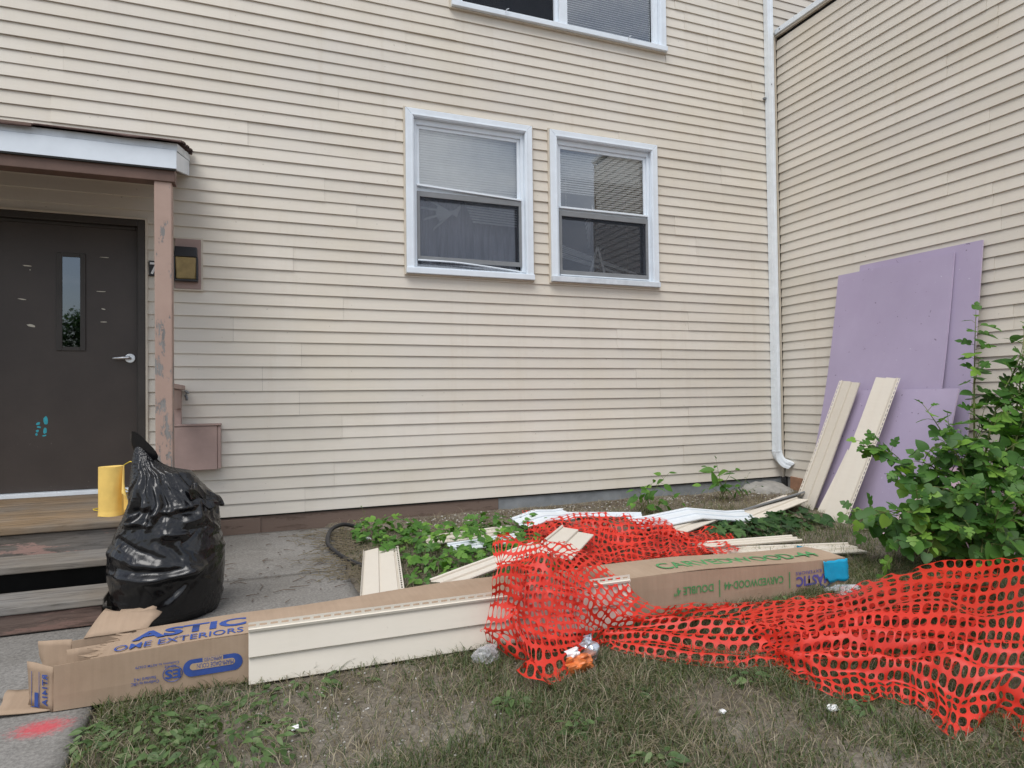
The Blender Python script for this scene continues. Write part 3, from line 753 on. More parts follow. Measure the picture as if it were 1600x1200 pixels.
MB().box(-.178, -.086, -.070, -.004, .285, .297).build('joint_band', M['alu'], ds)
MB().tube([(-.128, -.067, 4.44), (-.128, -.070, 4.44)], .006, 8).build('screw', M['lamp_black'], ds)
MB().box(-.20, -.172, -.03, -.002, 4.28, 4.30).build('wall_strap', M['screen_frame'], ds)

# ================================================================== PORCH
steps = thing('porch_steps', 'weathered grey wooden porch deck and steps below the brown door', 'porch steps', (-6.8, -.9, -.17))
def board(parent, x0, x1, y0, y1, z0, z1, mat, nm, jig=.004):
    j = lambda: random.uniform(-jig, jig)
    o = MB().hexa([(x0 + j(), y0, z0), (x1 + j(), y0 + j() * .3, z0), (x1 + j(), y1, z0), (x0, y1, z0), (x0 + j(), y0, z1 + j() * .4), (x1 + j(), y0, z1 + j() * .4), (x1 + j(), y1, z1 + j() * .4), (x0, y1, z1 + j() * .4)]).build(nm, mat, parent, bevel=.006)
    return o
yy = -1.375
for i in range(10):
    board(steps, -8.6, -6.03, yy, yy + .134, .214, .252, M['deck'], 'deck_board'); yy += .139
board(steps, -8.6, -6.05, -1.352, -1.318, .055, .208, M['riser'], 'riser')
board(steps, -8.6, -6.30, -1.66, -1.37, .060, .098, M['tread'], 'tread')
board(steps, -8.6, -6.30, -1.96, -1.665, -.070, -.032, M['tread'], 'tread')
board(steps, -8.6, -6.31, -1.948, -1.915, -.168, -.074, M['riser_low'], 'riser')
MB().prism([(-6.345, -1.35, .21), (-6.345, -1.35, -.165), (-6.345, -1.64, -.165), (-6.345, -1.64, .056), (-6.345, -1.36, .056), (-6.345, -1.36, .21)], (.04, 0, 0)).build('stringer', M['riser'], steps)
MB().box(-6.09, -6.05, -1.31, .0, -.15, .205).build('deck_side', M['riser'], steps)
MB().box(-8.6, -6.40, -1.312, -1.30, -.16, .20).build('tread_gap_shade', M['dark'], steps)  # near-black sheet standing in for the shade in the opening between the treads

porch = thing('porch_canopy', 'small white and brown canopy on a peeling pink post over the door', 'porch canopy', (-7, -.6, .25))
YF, ZB, ZT, ZWB, ZWT = -.96, 2.485, 2.655, 2.742, 2.915
XR = -6.065
f_ = MB(); f_.hexa([(-8.8, YF, ZB), (XR, YF, ZB), (XR, YF + .022, ZB), (-8.8, YF + .022, ZB), (-8.8, YF, ZT - .045), (XR, YF, ZT - .045), (XR, YF + .022, ZT - .045), (-8.8, YF + .022, ZT - .045)])
f_.build('fascia', M['white'], porch, bevel=.002)
MB().box(-8.8, XR - .002, YF + .004, YF + .022, ZT - .043, ZT).build('fascia_strip', M['white_dirty'], porch)
MB().hexa([(XR - .02, YF + .023, ZB), (XR, YF + .023, ZB), (XR, -.02, ZWB), (XR - .02, -.02, ZWB), (XR - .02, YF + .023, ZT - .05), (XR, YF + .023, ZT - .05), (XR, -.02, ZWT - .06), (XR - .02, -.02, ZWT - .06)]).build('side_fascia', M['white'], porch)
MB().hexa([(XR - .02, YF + .005, ZT - .048), (XR + .004, YF + .005, ZT - .048), (XR + .004, -.02, ZWT - .058), (XR - .02, -.02, ZWT - .058), (XR - .02, YF + .005, ZT), (XR + .004, YF + .005, ZT), (XR + .004, -.02, ZWT), (XR - .02, -.02, ZWT)]).build('rake_board', M['white_dirty'], porch)
MB().hexa([(-8.8, YF + .03, ZB + .012), (XR - .021, YF + .03, ZB + .012), (XR - .021, -.02, ZWB + .01), (-8.8, -.02, ZWB + .01), (-8.8, YF + .03, ZB + .02), (XR - .021, YF + .03, ZB + .02), (XR - .021, -.02, ZWB + .02), (-8.8, -.02, ZWB + .02)]).build('soffit', M['soffit'], porch)
MB().box(-8.8, XR - .012, YF + .018, YF + .13, ZB - .085, ZB + .010).build('beam', M['soffit'], porch, bevel=.004)
MB().box(-8.8, XR - .005, YF - .001, YF + .016, ZB - .012, ZB - .001).build('drip_edge', M['dark'], porch)
# roof: shingle courses whose front edge is ragged and curls at the right end
def roof_course(x0, x1, y0, y1, lift, seed):
    n = 26; V = []; Fc = []
    sl = (ZWT - ZT) / (-.02 - YF)
    for i in range(n):
        x = x0 + (x1 - x0) * i / (n - 1)
        rg = .010 * vnoise(np.array([x * 3.1, seed, 0.]))
        cur = max(0, (x - (x1 - .35)) / .35) ** 2
        for (y, dz) in ((y0 + rg - .0, -.012 - .012 * cur + .012 * vnoise(np.array([x * 6, seed + 3., 0.]))), (y0 + .05, 0.0), (y1, 0.0)):
            V.append((x, y, ZT + (y - YF) * sl + lift + dz))
    for i in range(n - 1):
        for j in range(2): Fc.append((i * 3 + j, i * 3 + 3 + j, i * 3 + 4 + j, i * 3 + j + 1))
    return obj('shingle', V, Fc, M['shingle'], porch, solid=.008)
for r in range(7):
    y0 = YF - .035 + r * .14
    for (a, b) in ((-8.85, -7.62), (-7.618, -6.86), (-6.858, XR + .03)):
        roof_course(a, b, y0, min(-.012, y0 + .20), .018 + .007 * (r % 2) + .004 * (a > -7), r * 1.7 + a)
MB().box(-8.8, -6.86, YF - .03, YF - .012, ZT - .004, ZT + .012).build('roof_edge_strip', M['soffit'], porch)
# post and the short rail back to the wall
MB().hexa([(-6.197, -.93, .25), (-6.095, -.93, .25), (-6.095, -.83, .25), (-6.197, -.83, .25), (-6.202, -.93, ZB - .082), (-6.098, -.93, ZB - .082), (-6.098, -.83, ZB - .082), (-6.202, -.83, ZB - .082)]).build('post', M['post'], porch, bevel=.006)
MB().box(-6.165, -6.125, -.829, -.024, .885, 1.03).build('rail', M['pink_paint'], porch, bevel=.003)
MB().box(-6.185, -6.100, -.829, -.024, 1.032, 1.066).build('rail_cap', M['pink_paint'], porch, bevel=.004)
MB().box(-6.180, -6.125, -.07, -.024, .26, .884).build('rail_post', M['pink_paint'], porch, bevel=.004)

ub = thing('utility_box', 'dusty pink painted flat metal box on the siding beside the post', 'utility box', (-6, -.05, .4))
MB().box(-6.185, -5.868, -.105, -.002, .400, .745).build('box_body', M['pink_paint'], ub, bevel=.004)
MB().box(-5.866, -5.842, -.100, -.002, .405, .74).build('side_flange', M['pink_paint'], ub, bevel=.003)
MB().box(-6.19, -5.840, -.113, -.002, .747, .762).build('lid', M['pink_paint'], ub, bevel=.003)
wl = thing('wall_lamp', 'black wall lamp with a yellowed lens on a pink wooden plate', 'wall lamp', (-6.08, -.05, 1.8))
MB().box(-6.17, -5.985, -.024, .0, 1.835, 2.232).build('mounting_plate', M['pink_paint'], wl, bevel=.003)
ring(MB(), -6.20, -5.970, 1.822, 2.245, .014, .014, .012, .012, -.018, .012).build('plate_channel', M['channel'], wl)
MB().hexa([(-6.172, -.092, 2.078), (-6.006, -.092, 2.078), (-6.006, -.026, 2.078), (-6.172, -.026, 2.078), (-6.168, -.075, 2.16), (-6.010, -.075, 2.16), (-6.010, -.026, 2.16), (-6.168, -.026, 2.16)]).build('hood', M['lamp_black'], wl, bevel=.006)
MB().hexa([(-6.160, -.070, 1.905), (-6.016, -.070, 1.905), (-6.016, -.026, 1.905), (-6.160, -.026, 1.905), (-6.162, -.088, 2.076), (-6.014, -.088, 2.076), (-6.014, -.026, 2.076), (-6.162, -.026, 2.076)]).build('lens', M['lamp_lens'], wl, bevel=.008)
MB().box(-6.174, -6.004, -.082, -.026, 1.888, 1.903).build('base_rim', M['lamp_black'], wl, bevel=.003)
MB().box(-6.174, -6.163, -.086, -.026, 1.905, 2.078).box(-6.013, -6.002, -.086, -.026, 1.905, 2.078).build('side_rim', M['lamp_black'], wl)
hn = thing('house_number', 'black number plaque with a white 7 half hidden behind the post', 'house number', (-6.27, 0, 1.9))
MB().box(-6.352, -6.20, -.012, -.001, 1.925, 2.045).build('plaque', M['plaque'], hn, bevel=.002)
text('numeral', '7', hn, M['numeral'], -6.346, -6.285, 1.938, 2.032, lambda u, v: (u, -.0138, v), .02)
tp = thing('garden_tap', 'small grey hose tap sticking out of the siding beside the rail', 'tap', (-6.09, -.03, .98))
MB().tube([(-6.095, .0, .985), (-6.095, -.05, .985), (-6.085, -.07, .972), (-6.085, -.075, .95)], .010, 8).build('spout', M['screen_frame'], tp, smooth=True)
MB().tube([(-6.095, -.045, .99), (-6.088, -.047, 1.012)], .006, 6).build('valve_stem', M['screen_frame'], tp)
MB().tube([(-6.088, -.047, 1.012), (-6.084, -.049, 1.018)], .020, 10).build('handle', M['screen_frame'], tp)

# ================================================================== cloth relaxation (used for netting and bag)
def catmull(ctrl, nu, nv):
    C = np.asarray(ctrl, float)
    def up(C, n):
        m_ = C.shape[0]; t = np.linspace(0, m_ - 1, n); i = np.clip(np.floor(t).astype(int), 0, m_ - 2); f = (t - i)[:, None, None]
        g = lambda q: C[np.clip(q, 0, m_ - 1)]
        p0, p1, p2, p3 = g(i - 1), g(i), g(i + 1), g(i + 2)
        return .5 * ((2 * p1) + (-p0 + p2) * f + (2 * p0 - 5 * p1 + 4 * p2 - p3) * f ** 2 + (-p0 + 3 * p1 - 3 * p2 + p3) * f ** 3)
    A = up(C, nu); return up(A.transpose(1, 0, 2), nv).transpose(1, 0, 2)
def relax(P, ru, rv, iters, anchor, ka, collide, wrap=False, bend=1.35):
    P = P.copy()
    for it in range(iters):
        D = np.zeros_like(P); W = np.zeros(P.shape[:2] + (1,))
        def con(a, b, rest, wgt, only_push=False):
            d = P[b] - P[a]; l = np.linalg.norm(d, axis=-1, keepdims=True) + 1e-9
            e = (l - rest) / l
            if only_push: e = np.minimum(e, 0)
            c = d * e * .5 * wgt
            D[a] += c; D[b] -= c; W[a] += wgt; W[b] += wgt
        s = slice
        con((s(None, -1), s(None)), (s(1, None), s(None)), ru, 1.)
        con((s(None), s(None, -1)), (s(None), s(1, None)), rv, 1.)
        dg = math.hypot(ru if np.isscalar(ru) else ru.mean(), rv if np.isscalar(rv) else rv.mean())
        con((s(None, -1), s(None, -1)), (s(1, None), s(1, None)), dg, .25); con((s(1, None), s(None, -1)), (s(None, -1), s(1, None)), dg, .25)
        if bend:
            con((s(None, -2), s(None)), (s(2, None), s(None)), (ru if np.isscalar(ru) else ru[1:]) * bend, .6, True)
            con((s(None), s(None, -2)), (s(None), s(2, None)), (rv if np.isscalar(rv) else rv[:, 1:]) * bend, .6, True)
        P += D / np.maximum(W, 1e-6) * 1.5
        P += (anchor - P) * ka
        P = collide(P)
    return P
BOX = (-6.29, -2.37, -2.955, -2.60, -.2, .03)     # carton, for collisions
def collide_net(P):
    g = G(P[..., 0], P[..., 1]) + .012
    P[..., 2] = np.maximum(P[..., 2], g)
    x, y, z = P[..., 0], P[..., 1], P[..., 2]
    ins = (x > BOX[0]) & (x < BOX[1]) & (y > BOX[2]) & (y < BOX[3]) & (z < BOX[5])
    up = BOX[5] - z; fr = y - BOX[2]; bk = BOX[3] - y
    mtop = ins & (up <= fr) & (up <= bk); mf = ins & ~mtop & (fr <= bk); mbk = ins & ~mtop & ~mf
    P[..., 2] = np.where(mtop, BOX[5], z); P[..., 1] = np.where(mf, BOX[2], np.where(mbk, BOX[3], y))
    return P
def sample(P, U, V):
    nu, nv = P.shape[:2]
    def wts(f):
        return [.5 * (-f + 2 * f ** 2 - f ** 3), .5 * (2 - 5 * f ** 2 + 3 * f ** 3), .5 * (f + 4 * f ** 2 - 3 * f ** 3), .5 * (-f ** 2 + f ** 3)]
    i = np.clip(np.floor(U).astype(int), 0, nu - 2); j = np.clip(np.floor(V).astype(int), 0, nv - 2)
    wu, wv = wts(U - i), wts(V - j); r = 0
    for a in range(4):
        for b in range(4):
            r = r + (wu[a] * wv[b])[..., None] * P[np.clip(i + a - 1, 0, nu - 1), np.clip(j + b - 1, 0, nv - 1)]
    return r
def net_mesh(P, fill=(.392, .375), sharp=2.5):
    """every cell of the sheet becomes a frame of 16 quads round an oval hole"""
    nu, nv = P.shape[:2]; I, J = np.meshgrid(np.arange(nu - 1), np.arange(nv - 1), indexing='ij'); I = I.ravel(); J = J.ravel(); n = len(I)
    K = 16; Vs = []; outer = []; inner = []
    for k in range(K):
        a = 2 * math.pi * (k + .0) / K; ca, sa = math.cos(a), math.sin(a)
        q = .5 / max(abs(ca), abs(sa)); outer.append((.5 + ca * q, .5 + sa * q))
        rr = (abs(ca / fill[0]) ** sharp + abs(sa / fill[1]) ** sharp) ** (-1 / sharp); inner.append((.5 + ca * rr, .5 + sa * rr))
    jit = RNG.uniform(-.06, .06, (n, 2)); sz = RNG.uniform(.86, 1.1, n)
    for (a, b) in outer: Vs.append(sample(P, I + a, J + b))
    for (a, b) in inner: Vs.append(sample(P, I + .5 + (a - .5) * sz + jit[:, 0], J + .5 + (b - .5) * sz + jit[:, 1]))
    V = np.stack(Vs, 1).reshape(-1, 3)
    base = np.arange(n)[:, None] * 2 * K
    fs = [np.concatenate([base + k, base + (k + 1) % K, base + K + (k + 1) % K, base + K + k], 1) for k in range(K)]
    Fq = np.stack(fs, 1).reshape(-1, 4)
    key = np.round(V * 20000).astype(np.int64); _, first, inv = np.unique(key, axis=0, return_index=True, return_inverse=True)
    return V[first], inv.ravel()[Fq]
def rough(P, amp, sc, seed):
    d = np.stack([fbm(P * sc + seed, 2), fbm(P * sc + seed + 31, 2), fbm(P * sc + seed + 67, 2)], -1)
    return P + d * amp * np.array([1, 1, .8])

M1 = [[[-4.3, -2.6, 0.2], [-4.48, -2.78, 0.21], [-4.61, -3.0, 0.13], [-4.64, -3.04, -0.01], [-4.61, -2.98, -0.19]],
      [[-4.17, -2.6, 0.21], [-4.38, -2.8, 0.22], [-4.51, -3.02, 0.12], [-4.55, -3.08, -0.03], [-4.58, -3.15, -0.2]],
      [[-4.05, -2.6, 0.19], [-4.26, -2.8, 0.18], [-4.4, -3.05, 0.08], [-4.45, -3.14, -0.09], [-4.55, -3.41, -0.2]],
      [[-3.95, -2.78, 0.08], [-4.11, -2.95, 0.06], [-4.2, -3.07, -0.03], [-4.26, -3.15, -0.14], [-4.25, -3.21, -0.2]],
      [[-3.82, -2.98, -0.07], [-3.94, -3.04, -0.11], [-4.0, -3.02, -0.17], [-4.08, -3.09, -0.19], [-4.12, -3.15, -0.2]],
      [[-3.44, -2.98, -0.15], [-3.63, -3.03, -0.17], [-3.78, -3.1, -0.17], [-3.89, -3.21, -0.18], [-3.99, -3.31, -0.2]],
      [[-3.0, -2.98, -0.18], [-3.25, -3.07, -0.17], [-3.47, -3.25, -0.17], [-3.63, -3.39, -0.19], [-3.76, -3.51, -0.21]],
      [[-2.52, -2.99, -0.18], [-2.83, -3.19, -0.16], [-3.13, -3.39, -0.17], [-3.33, -3.5, -0.19], [-3.49, -3.59, -0.21]],
      [[-1.96, -2.99, -0.17], [-2.35, -3.28, -0.17], [-2.69, -3.48, -0.17], [-2.95, -3.58, -0.19], [-3.17, -3.67, -0.21]],
      [[-1.16, -3.01, -0.17], [-1.8, -3.4, -0.17], [-2.29, -3.64, -0.17], [-2.64, -3.78, -0.2], [-2.91, -3.88, -0.21]]]
S2 = [[[-3.3, -3.14, -0.16], [-3.42, -3.3, -0.15], [-3.48, -3.43, -0.16], [-3.52, -3.54, -0.18], [-3.55, -3.6, -0.2]],
      [[-3.01, -3.15, -0.13], [-3.27, -3.41, -0.11], [-3.44, -3.59, -0.12], [-3.52, -3.69, -0.16], [-3.55, -3.76, -0.21]],
      [[-2.72, -3.17, -0.12], [-3.1, -3.53, -0.08], [-3.31, -3.72, -0.09], [-3.42, -3.82, -0.16], [-3.5, -3.91, -0.21]],
      [[-2.43, -3.16, -0.1], [-2.93, -3.6, -0.06], [-3.19, -3.83, -0.08], [-3.28, -3.9, -0.15], [-3.36, -3.97, -0.21]],
      [[-1.94, -3.16, -0.08], [-2.71, -3.69, -0.03], [-3.08, -3.92, -0.07], [-3.22, -4.01, -0.14], [-3.32, -4.09, -0.21]],
      [[-1.67, -3.25, -0.07], [-2.67, -3.86, -0.02], [-3.0, -4.05, -0.06], [-3.19, -4.15, -0.14], [-3.4, -4.25, -0.22]],
      [[-1.37, -3.31, -0.05], [-2.46, -3.92, 0.0], [-2.89, -4.14, -0.05], [-3.06, -4.22, -0.13], [-3.13, -4.21, -0.22]],
      [[-1.01, -3.38, -0.04], [-2.3, -4.04, 0.02], [-2.79, -4.3, -0.03], [-3.01, -4.39, -0.13], [-3.27, -4.46, -0.22]]]
def sheet(ctrl, nu, nv, slack, amp, sc, seed, iters=40, ka=.03, lo=.02, folds=(), hump=0):
    P0 = catmull(ctrl, nu, nv); P = rough(P0, amp, sc, seed)
    if hump:     # the bunched end is far more crumpled than the spread part
        k = np.clip((hump - np.linspace(0, 1, nu)) / .1, 0, 1)[:, None, None]; X = rough(P0, .19, 7.0, seed + 5) - P0; P = P + X * k; P0 = P0 + .55 * X * k
    UU, VV = np.meshgrid(np.arange(nu) / nu, np.arange(nv) / nv, indexing='ij')
    for (v0, dv, wd, hgt, u0, u1) in folds:      # long ridges that run along the sheet
        c = v0 + dv * UU + .03 * np.sin(UU * 17 + v0 * 9); e = np.exp(-((VV - c) / wd) ** 2) * np.clip((UU - u0) * 12, 0, 1) * np.clip((u1 - UU) * 12, 0, 1)
        P[..., 2] += hgt * e; P[..., 1] += -.4 * hgt * e; P0[..., 2] += .8 * hgt * e; P0[..., 1] += -.3 * hgt * e
    ru = np.maximum(np.linalg.norm(P0[1:] - P0[:-1], axis=-1, keepdims=True) * slack, lo); rv = np.maximum(np.linalg.norm(P0[:, 1:] - P0[:, :-1], axis=-1, keepdims=True) * slack, lo)
    P = collide_net(relax(collide_net(P), ru, rv, iters, P0, ka, collide_net, bend=1.72))
    for _ in range(1):
        Q = P.copy(); Q[1:-1] += (P[2:] + P[:-2] - 2 * P[1:-1]) * .15; Q[:, 1:-1] += (P[:, 2:] + P[:, :-2] - 2 * P[:, 1:-1]) * .15; P = Q
    return collide_net(P)
nparts = []
PA = sheet(M1, 58, 21, 1.14, .06, 4.6, 3.1, hump=.30, folds=((.30, .25, .05, .06, .28, 1), (.62, .12, .05, .05, .30, 1), (.82, .08, .04, .04, .25, .8), (.12, .1, .04, .03, .45, 1)))
PB = sheet(S2, 35, 19, 1.16, .085, 4.2, 9.4, ka=.04, folds=((.45, .1, .05, .07, 0, 1), (.70, -.06, .04, .06, 0, 1), (.22, .12, .05, .05, .2, 1), (.02, .02, .05, .05, .35, 1)))
va, fa = net_mesh(PA); vb, fb2 = net_mesh(PB)
# crumpled under-layers bunched inside the hump and under the heap
C1 = [[[-4.42, -2.70, .13], [-4.52, -2.95, .10], [-4.56, -3.03, -.04], [-4.52, -3.06, -.17]], [[-4.28, -2.72, .16], [-4.40, -3.0, .08], [-4.42, -3.06, -.06], [-4.40, -3.10, -.18]],
      [[-4.16, -2.78, .10], [-4.28, -3.0, .05], [-4.32, -3.06, -.07], [-4.30, -3.10, -.18]], [[-4.1, -2.9, .04], [-4.2, -3.0, 0], [-4.22, -3.05, -.1], [-4.2, -3.1, -.19]]]
C1 = (np.array(C1) + np.array([0, -.035, .03])).tolist(); PC = sheet(C1, 19, 15, 1.2, .15, 6.0, 21.7)
vc, fc = net_mesh(PC)
V = np.concatenate([va, vb, vc]); Fq = np.concatenate([fa, fb2 + len(va), fc + len(va) + len(vb)])
tag(obj('safety_netting', V, Fq, M['net'], org=(-3.6, -3.2, -.2), smooth=True), 'large sheet of orange plastic safety netting draped over the carton and across the grass', 'safety netting')
N2 = [[[-3.61, -1.19, -0.05], [-3.64, -1.42, -0.04], [-3.72, -1.78, -0.03], [-3.89, -2.25, -0.02]], [[-3.27, -0.99, -0.03], [-3.48, -1.46, 0.0], [-3.6, -1.86, 0.0], [-3.79, -2.34, -0.03]],
      [[-3.08, -1.06, -0.01], [-3.32, -1.55, 0.02], [-3.47, -1.96, 0.01], [-3.69, -2.42, -0.02]], [[-2.96, -1.27, -0.02], [-3.19, -1.7, 0.01], [-3.4, -2.09, 0.01], [-3.55, -2.45, -0.02]],
      [[-2.76, -1.32, -0.04], [-2.99, -1.72, -0.01], [-3.19, -2.08, -0.01], [-3.36, -2.4, -0.03]], [[-2.54, -1.31, -0.06], [-2.75, -1.66, -0.05], [-2.94, -2.0, -0.06], [-3.14, -2.32, -0.06]],
      [[-2.53, -1.58, -0.11], [-2.63, -1.8, -0.11], [-2.74, -1.98, -0.12], [-2.85, -2.16, -0.12]], [[-2.26, -1.55, -0.11], [-2.37, -1.78, -0.12], [-2.49, -1.98, -0.13], [-2.61, -2.19, -0.13]],
      [[-2.2, -1.72, -0.15], [-2.25, -1.83, -0.15], [-2.3, -1.95, -0.16], [-2.38, -2.06, -0.16]]]
N3 = [[[-3.44, -0.55, -0.04], [-3.55, -0.82, -0.06], [-3.61, -1.0, -0.11], [-3.68, -1.2, -0.13]], [[-3.26, -0.58, -0.06], [-3.38, -0.84, -0.07], [-3.48, -1.1, -0.1], [-3.55, -1.29, -0.13]],
      [[-3.05, -0.54, -0.1], [-3.16, -0.78, -0.1], [-3.25, -1.0, -0.12], [-3.38, -1.32, -0.13]]]
PD = sheet(N2, 34, 22, 1.25, .10, 6.0, 41.0, folds=((.35, .1, .05, .05, 0, .8), (.65, -.1, .05, .05, 0, .8))); PE = sheet(N3, 9, 10, 1.05, .02, 7, 55.)
low = np.array(N2); low[..., 2] = np.minimum(low[..., 2] - .05, -.09); PF = sheet(low.tolist(), 28, 16, 1.2, .06, 6.0, 77.)
vd, fd = net_mesh(PD); ve, fe = net_mesh(PE); vf, ff = net_mesh(PF)
V = np.concatenate([vd, ve, vf]); Fq = np.concatenate([fd, fe + len(vd), ff + len(vd) + len(ve)])
tag(obj('safety_netting', V, Fq, M['net'], org=(-3, -1.7, -.16), smooth=True), 'crumpled heap of orange safety netting lying behind the long carton', 'safety netting')

# ================================================================== CARTON
carton = thing('cardboard_carton', 'long brown cardboard siding carton torn open at its left end', 'carton', (-4.33, -2.75, -.2))
XL, XRt = -6.292, -2.372
def zt(x): return -.030 + .050 * math.sin(max(0, min(1, (x - XL) / (XRt - XL))) * math.pi) + .004 * math.sin(x * 5)
def yf(x): return -2.872 - .03 * (x - XL) / (XRt - XL) - .012 * math.sin((x - XL) * .8)
def zb(x): return float(G(x, -2.8)) + .004
YBK = -2.612
def grid_panel(nm, A, B, n, mat=M['card'], rows=4, th=.004, wob=.004, seed=0., jag=None):
    """panel between curve A(x) and B(x), with slight dents"""
    V = []; Fc = []
    for i in range(n):
        t = i / (n - 1); a, b = Vector(A(t)), Vector(B(t))
        for j in range(rows):
            p = a.lerp(b, j / (rows - 1)); d = wob * float(vnoise(np.array([p.x * 3.3 + seed, p.y * 6, p.z * 6]))) * math.sin(math.pi * j / (rows - 1))
            V.append((p.x, p.y - d, p.z + d * .6))
    for i in range(n - 1):
        for j in range(rows - 1): Fc.append((i * rows + j, i * rows + rows + j, i * rows + rows + j + 1, i * rows + j + 1))
    return obj(nm, V, Fc, mat, carton, smooth=False, solid=th)
lx = lambda t, a=XL, b=XRt: a + (b - a) * t
grid_panel('front_panel', lambda t: (lx(t), yf(lx(t)) - .004, zb(lx(t))), lambda t: (lx(t), yf(lx(t)), zt(lx(t))), 60)
grid_panel('back_panel', lambda t: (lx(t), YBK, zb(lx(t))), lambda t: (lx(t), YBK, zt(lx(t)) + .004), 40)
grid_panel('bottom_panel', lambda t: (lx(t), yf(lx(t)), zb(lx(t)) + .003), lambda t: (lx(t), YBK, zb(lx(t)) + .003), 30)
# top: its left edge is torn on a jagged slant
V = []; Fc = []; rows = 9; n = 70
for i in range(n):
    for j in range(rows):
        v = j / (rows - 1); x0 = -6.17 + .12 * v + (.018 * random.uniform(-1, 1) if i == 0 else 0)
        x = x0 + (XRt - x0) * i / (n - 1); y = yf(x) + (YBK - yf(x)) * v
        V.append((x, y, zt(x) + .003 + .007 * math.sin(v * math.pi) + .004 * float(vnoise(np.array([x * 3, y * 7, 1.])))))
for i in range(n - 1):
    for j in range(rows - 1): Fc.append((i * rows + j, i * rows + rows + j, i * rows + rows + j + 1, i * rows + j + 1))
obj('top_panel', V, Fc, M['card'], carton, smooth=False, solid=.004)
MB().add([(XRt, yf(XRt), zb(XRt)), (XRt, YBK, zb(XRt)), (XRt - .005, YBK, zt(XRt)), (XRt - .005, yf(XRt), zt(XRt))], [(0, 1, 2, 3)]).build('end_panel', M['card'], carton, solid=.004)
# frayed strip along the tear
mb = MB()
for i in range(26):
    t = i / 25; x = -6.19 + .10 * t + random.uniform(-.01, .01); y = yf(x) + .01 + t * .2; z = zt(x) + .006
    l = random.uniform(.015, .05); mb.add([(x, y, z), (x + .03, y, z + .002), (x + .025, y + .011, z + .002), (x - l, y + .006, z + random.uniform(-.012, .012))], [(0, 1, 2, 3)])
mb.build('torn_fringe', M['card'], carton, solid=.002)
# left end flaps
def quad(nm, p, nsub=6, curl=0.0, jag=0.0):
    V = []; Fc = []; a, b, c_, d = [Vector(q) for q in p]
    nrm = (b - a).cross(d - a).normalized()
    for i in range(nsub + 1):
        for j in range(nsub + 1):
            u, v = i / nsub, j / nsub
            q = a.lerp(b, u).lerp(d.lerp(c_, u), v) + nrm * (curl * v * v + .004 * float(vnoise(np.array([u * 5, v * 5, a.x]))))
            if jag and j == nsub: q = q + (d - a).normalized() * random.uniform(-jag, jag)
            V.append(q)
    k = nsub + 1
    for i in range(nsub):
        for j in range(nsub): Fc.append((i * k + j, i * k + k + j, i * k + k + j + 1, i * k + j + 1))
    return obj(nm, V, Fc, M['card'], carton, smooth=True, solid=.004)
quad('end_flap', [(-6.293, -2.874, -.197), (-6.293, -2.872, -.034), (-6.385, -2.80, -.022), (-6.378, -2.812, -.178)], curl=.006, jag=.004)
quad('ground_flap', [(-6.290, -2.87, -.192), (-6.295, -2.63, -.192), (-6.50, -2.64, -.188), (-6.475, -2.86, -.192)], curl=.01, jag=.004)
quad('back_flap', [(-6.292, YBK, -.18), (-6.292, YBK, -.02), (-6.41, -2.52, -.035), (-6.40, -2.53, -.14)], curl=.02, jag=.006)
quad('torn_flap', [(-6.25, YBK - .004, -.022), (-6.02, YBK - .006, -.012), (-5.985, -2.50, .030), (-6.20, -2.46, .075)], curl=-.03, jag=.02)
quad('torn_flap', [(-6.22, YBK + .01, -.03), (-6.05, YBK + .01, -.02), (-6.00, -2.44, .008), (-6.14, -2.47, .018)], curl=.02, jag=.012)
quad('inner_liner', [(-6.30, -2.66, -.19), (-6.30, -2.655, -.045), (-6.05, -2.645, -.04), (-6.05, -2.65, -.19)], curl=.0)
# lettering
front = lambda u, v: (u, yf(u) - .0085, v)
top = lambda u, v: (u, yf(u) + v, zt(u) + .0075 + .0085 * math.sin(min(1, max(0, v / .26)) * math.pi))
text('printed_lettering', 'ASTIC', carton, M['ink_blue'], -6.055, -5.632, .085, .185, top, .035)
text('printed_lettering', 'OME EXTERIORS', carton, M['ink_blue'], -6.105, -5.642, .014, .062, top, .004)
text('printed_lettering', 'CARVEDWOOD-44', carton, M['ink_green'], -3.60, -2.50, .055, .155, top, .012)
fz = lambda x: (zb(x) + zt(x)) / 2
def ftext(body, ink, xa, xb, dz0, dz1, bold=.0):
    text('printed_lettering', body, carton, ink, xa, xb, 0, 1, lambda u, v: (u, yf(u) - .0085, fz(u) + dz0 + (dz1 - dz0) * v), bold, upside=True)
ftext('MASTIC', M['ink_violet'], -2.752, -2.49, -.045, .012, .03)
ftext('HOME EXTERIORS', M['ink_violet'], -2.755, -2.44, .022, .040, .004)
ftext('CARVEDWOOD\u00b744', M['ink_green'], -3.255, -2.845, -.012, .030, .015)
ftext('DOUBLE 4"', M['ink_green'], -3.575, -3.325, -.012, .030, .015)
mb = MB()
for x in (-3.285, -2.80): mb.box(x - .003, x + .003, yf(x) - .0085, yf(x) - .0075, fz(x) - .045, fz(x) + .045)
mb.build('printed_rule', M['ink_green'], carton)
mb = MB(); x0 = -2.50   # roof chevron of the maker's mark, printed upside down
mb.prism([(x0 - .075, yf(x0) - .0085, fz(x0) - .050), (x0 - .03, yf(x0) - .0085, fz(x0) - .082), (x0 + .02, yf(x0) - .0085, fz(x0) - .052), (x0 + .02, yf(x0) - .0085, fz(x0) - .036), (x0 - .03, yf(x0) - .0085, fz(x0) - .066), (x0 - .075, yf(x0) - .0085, fz(x0) - .036)], (0, .001, 0))
mb.build('printed_emblem', M['ink_violet'], carton)
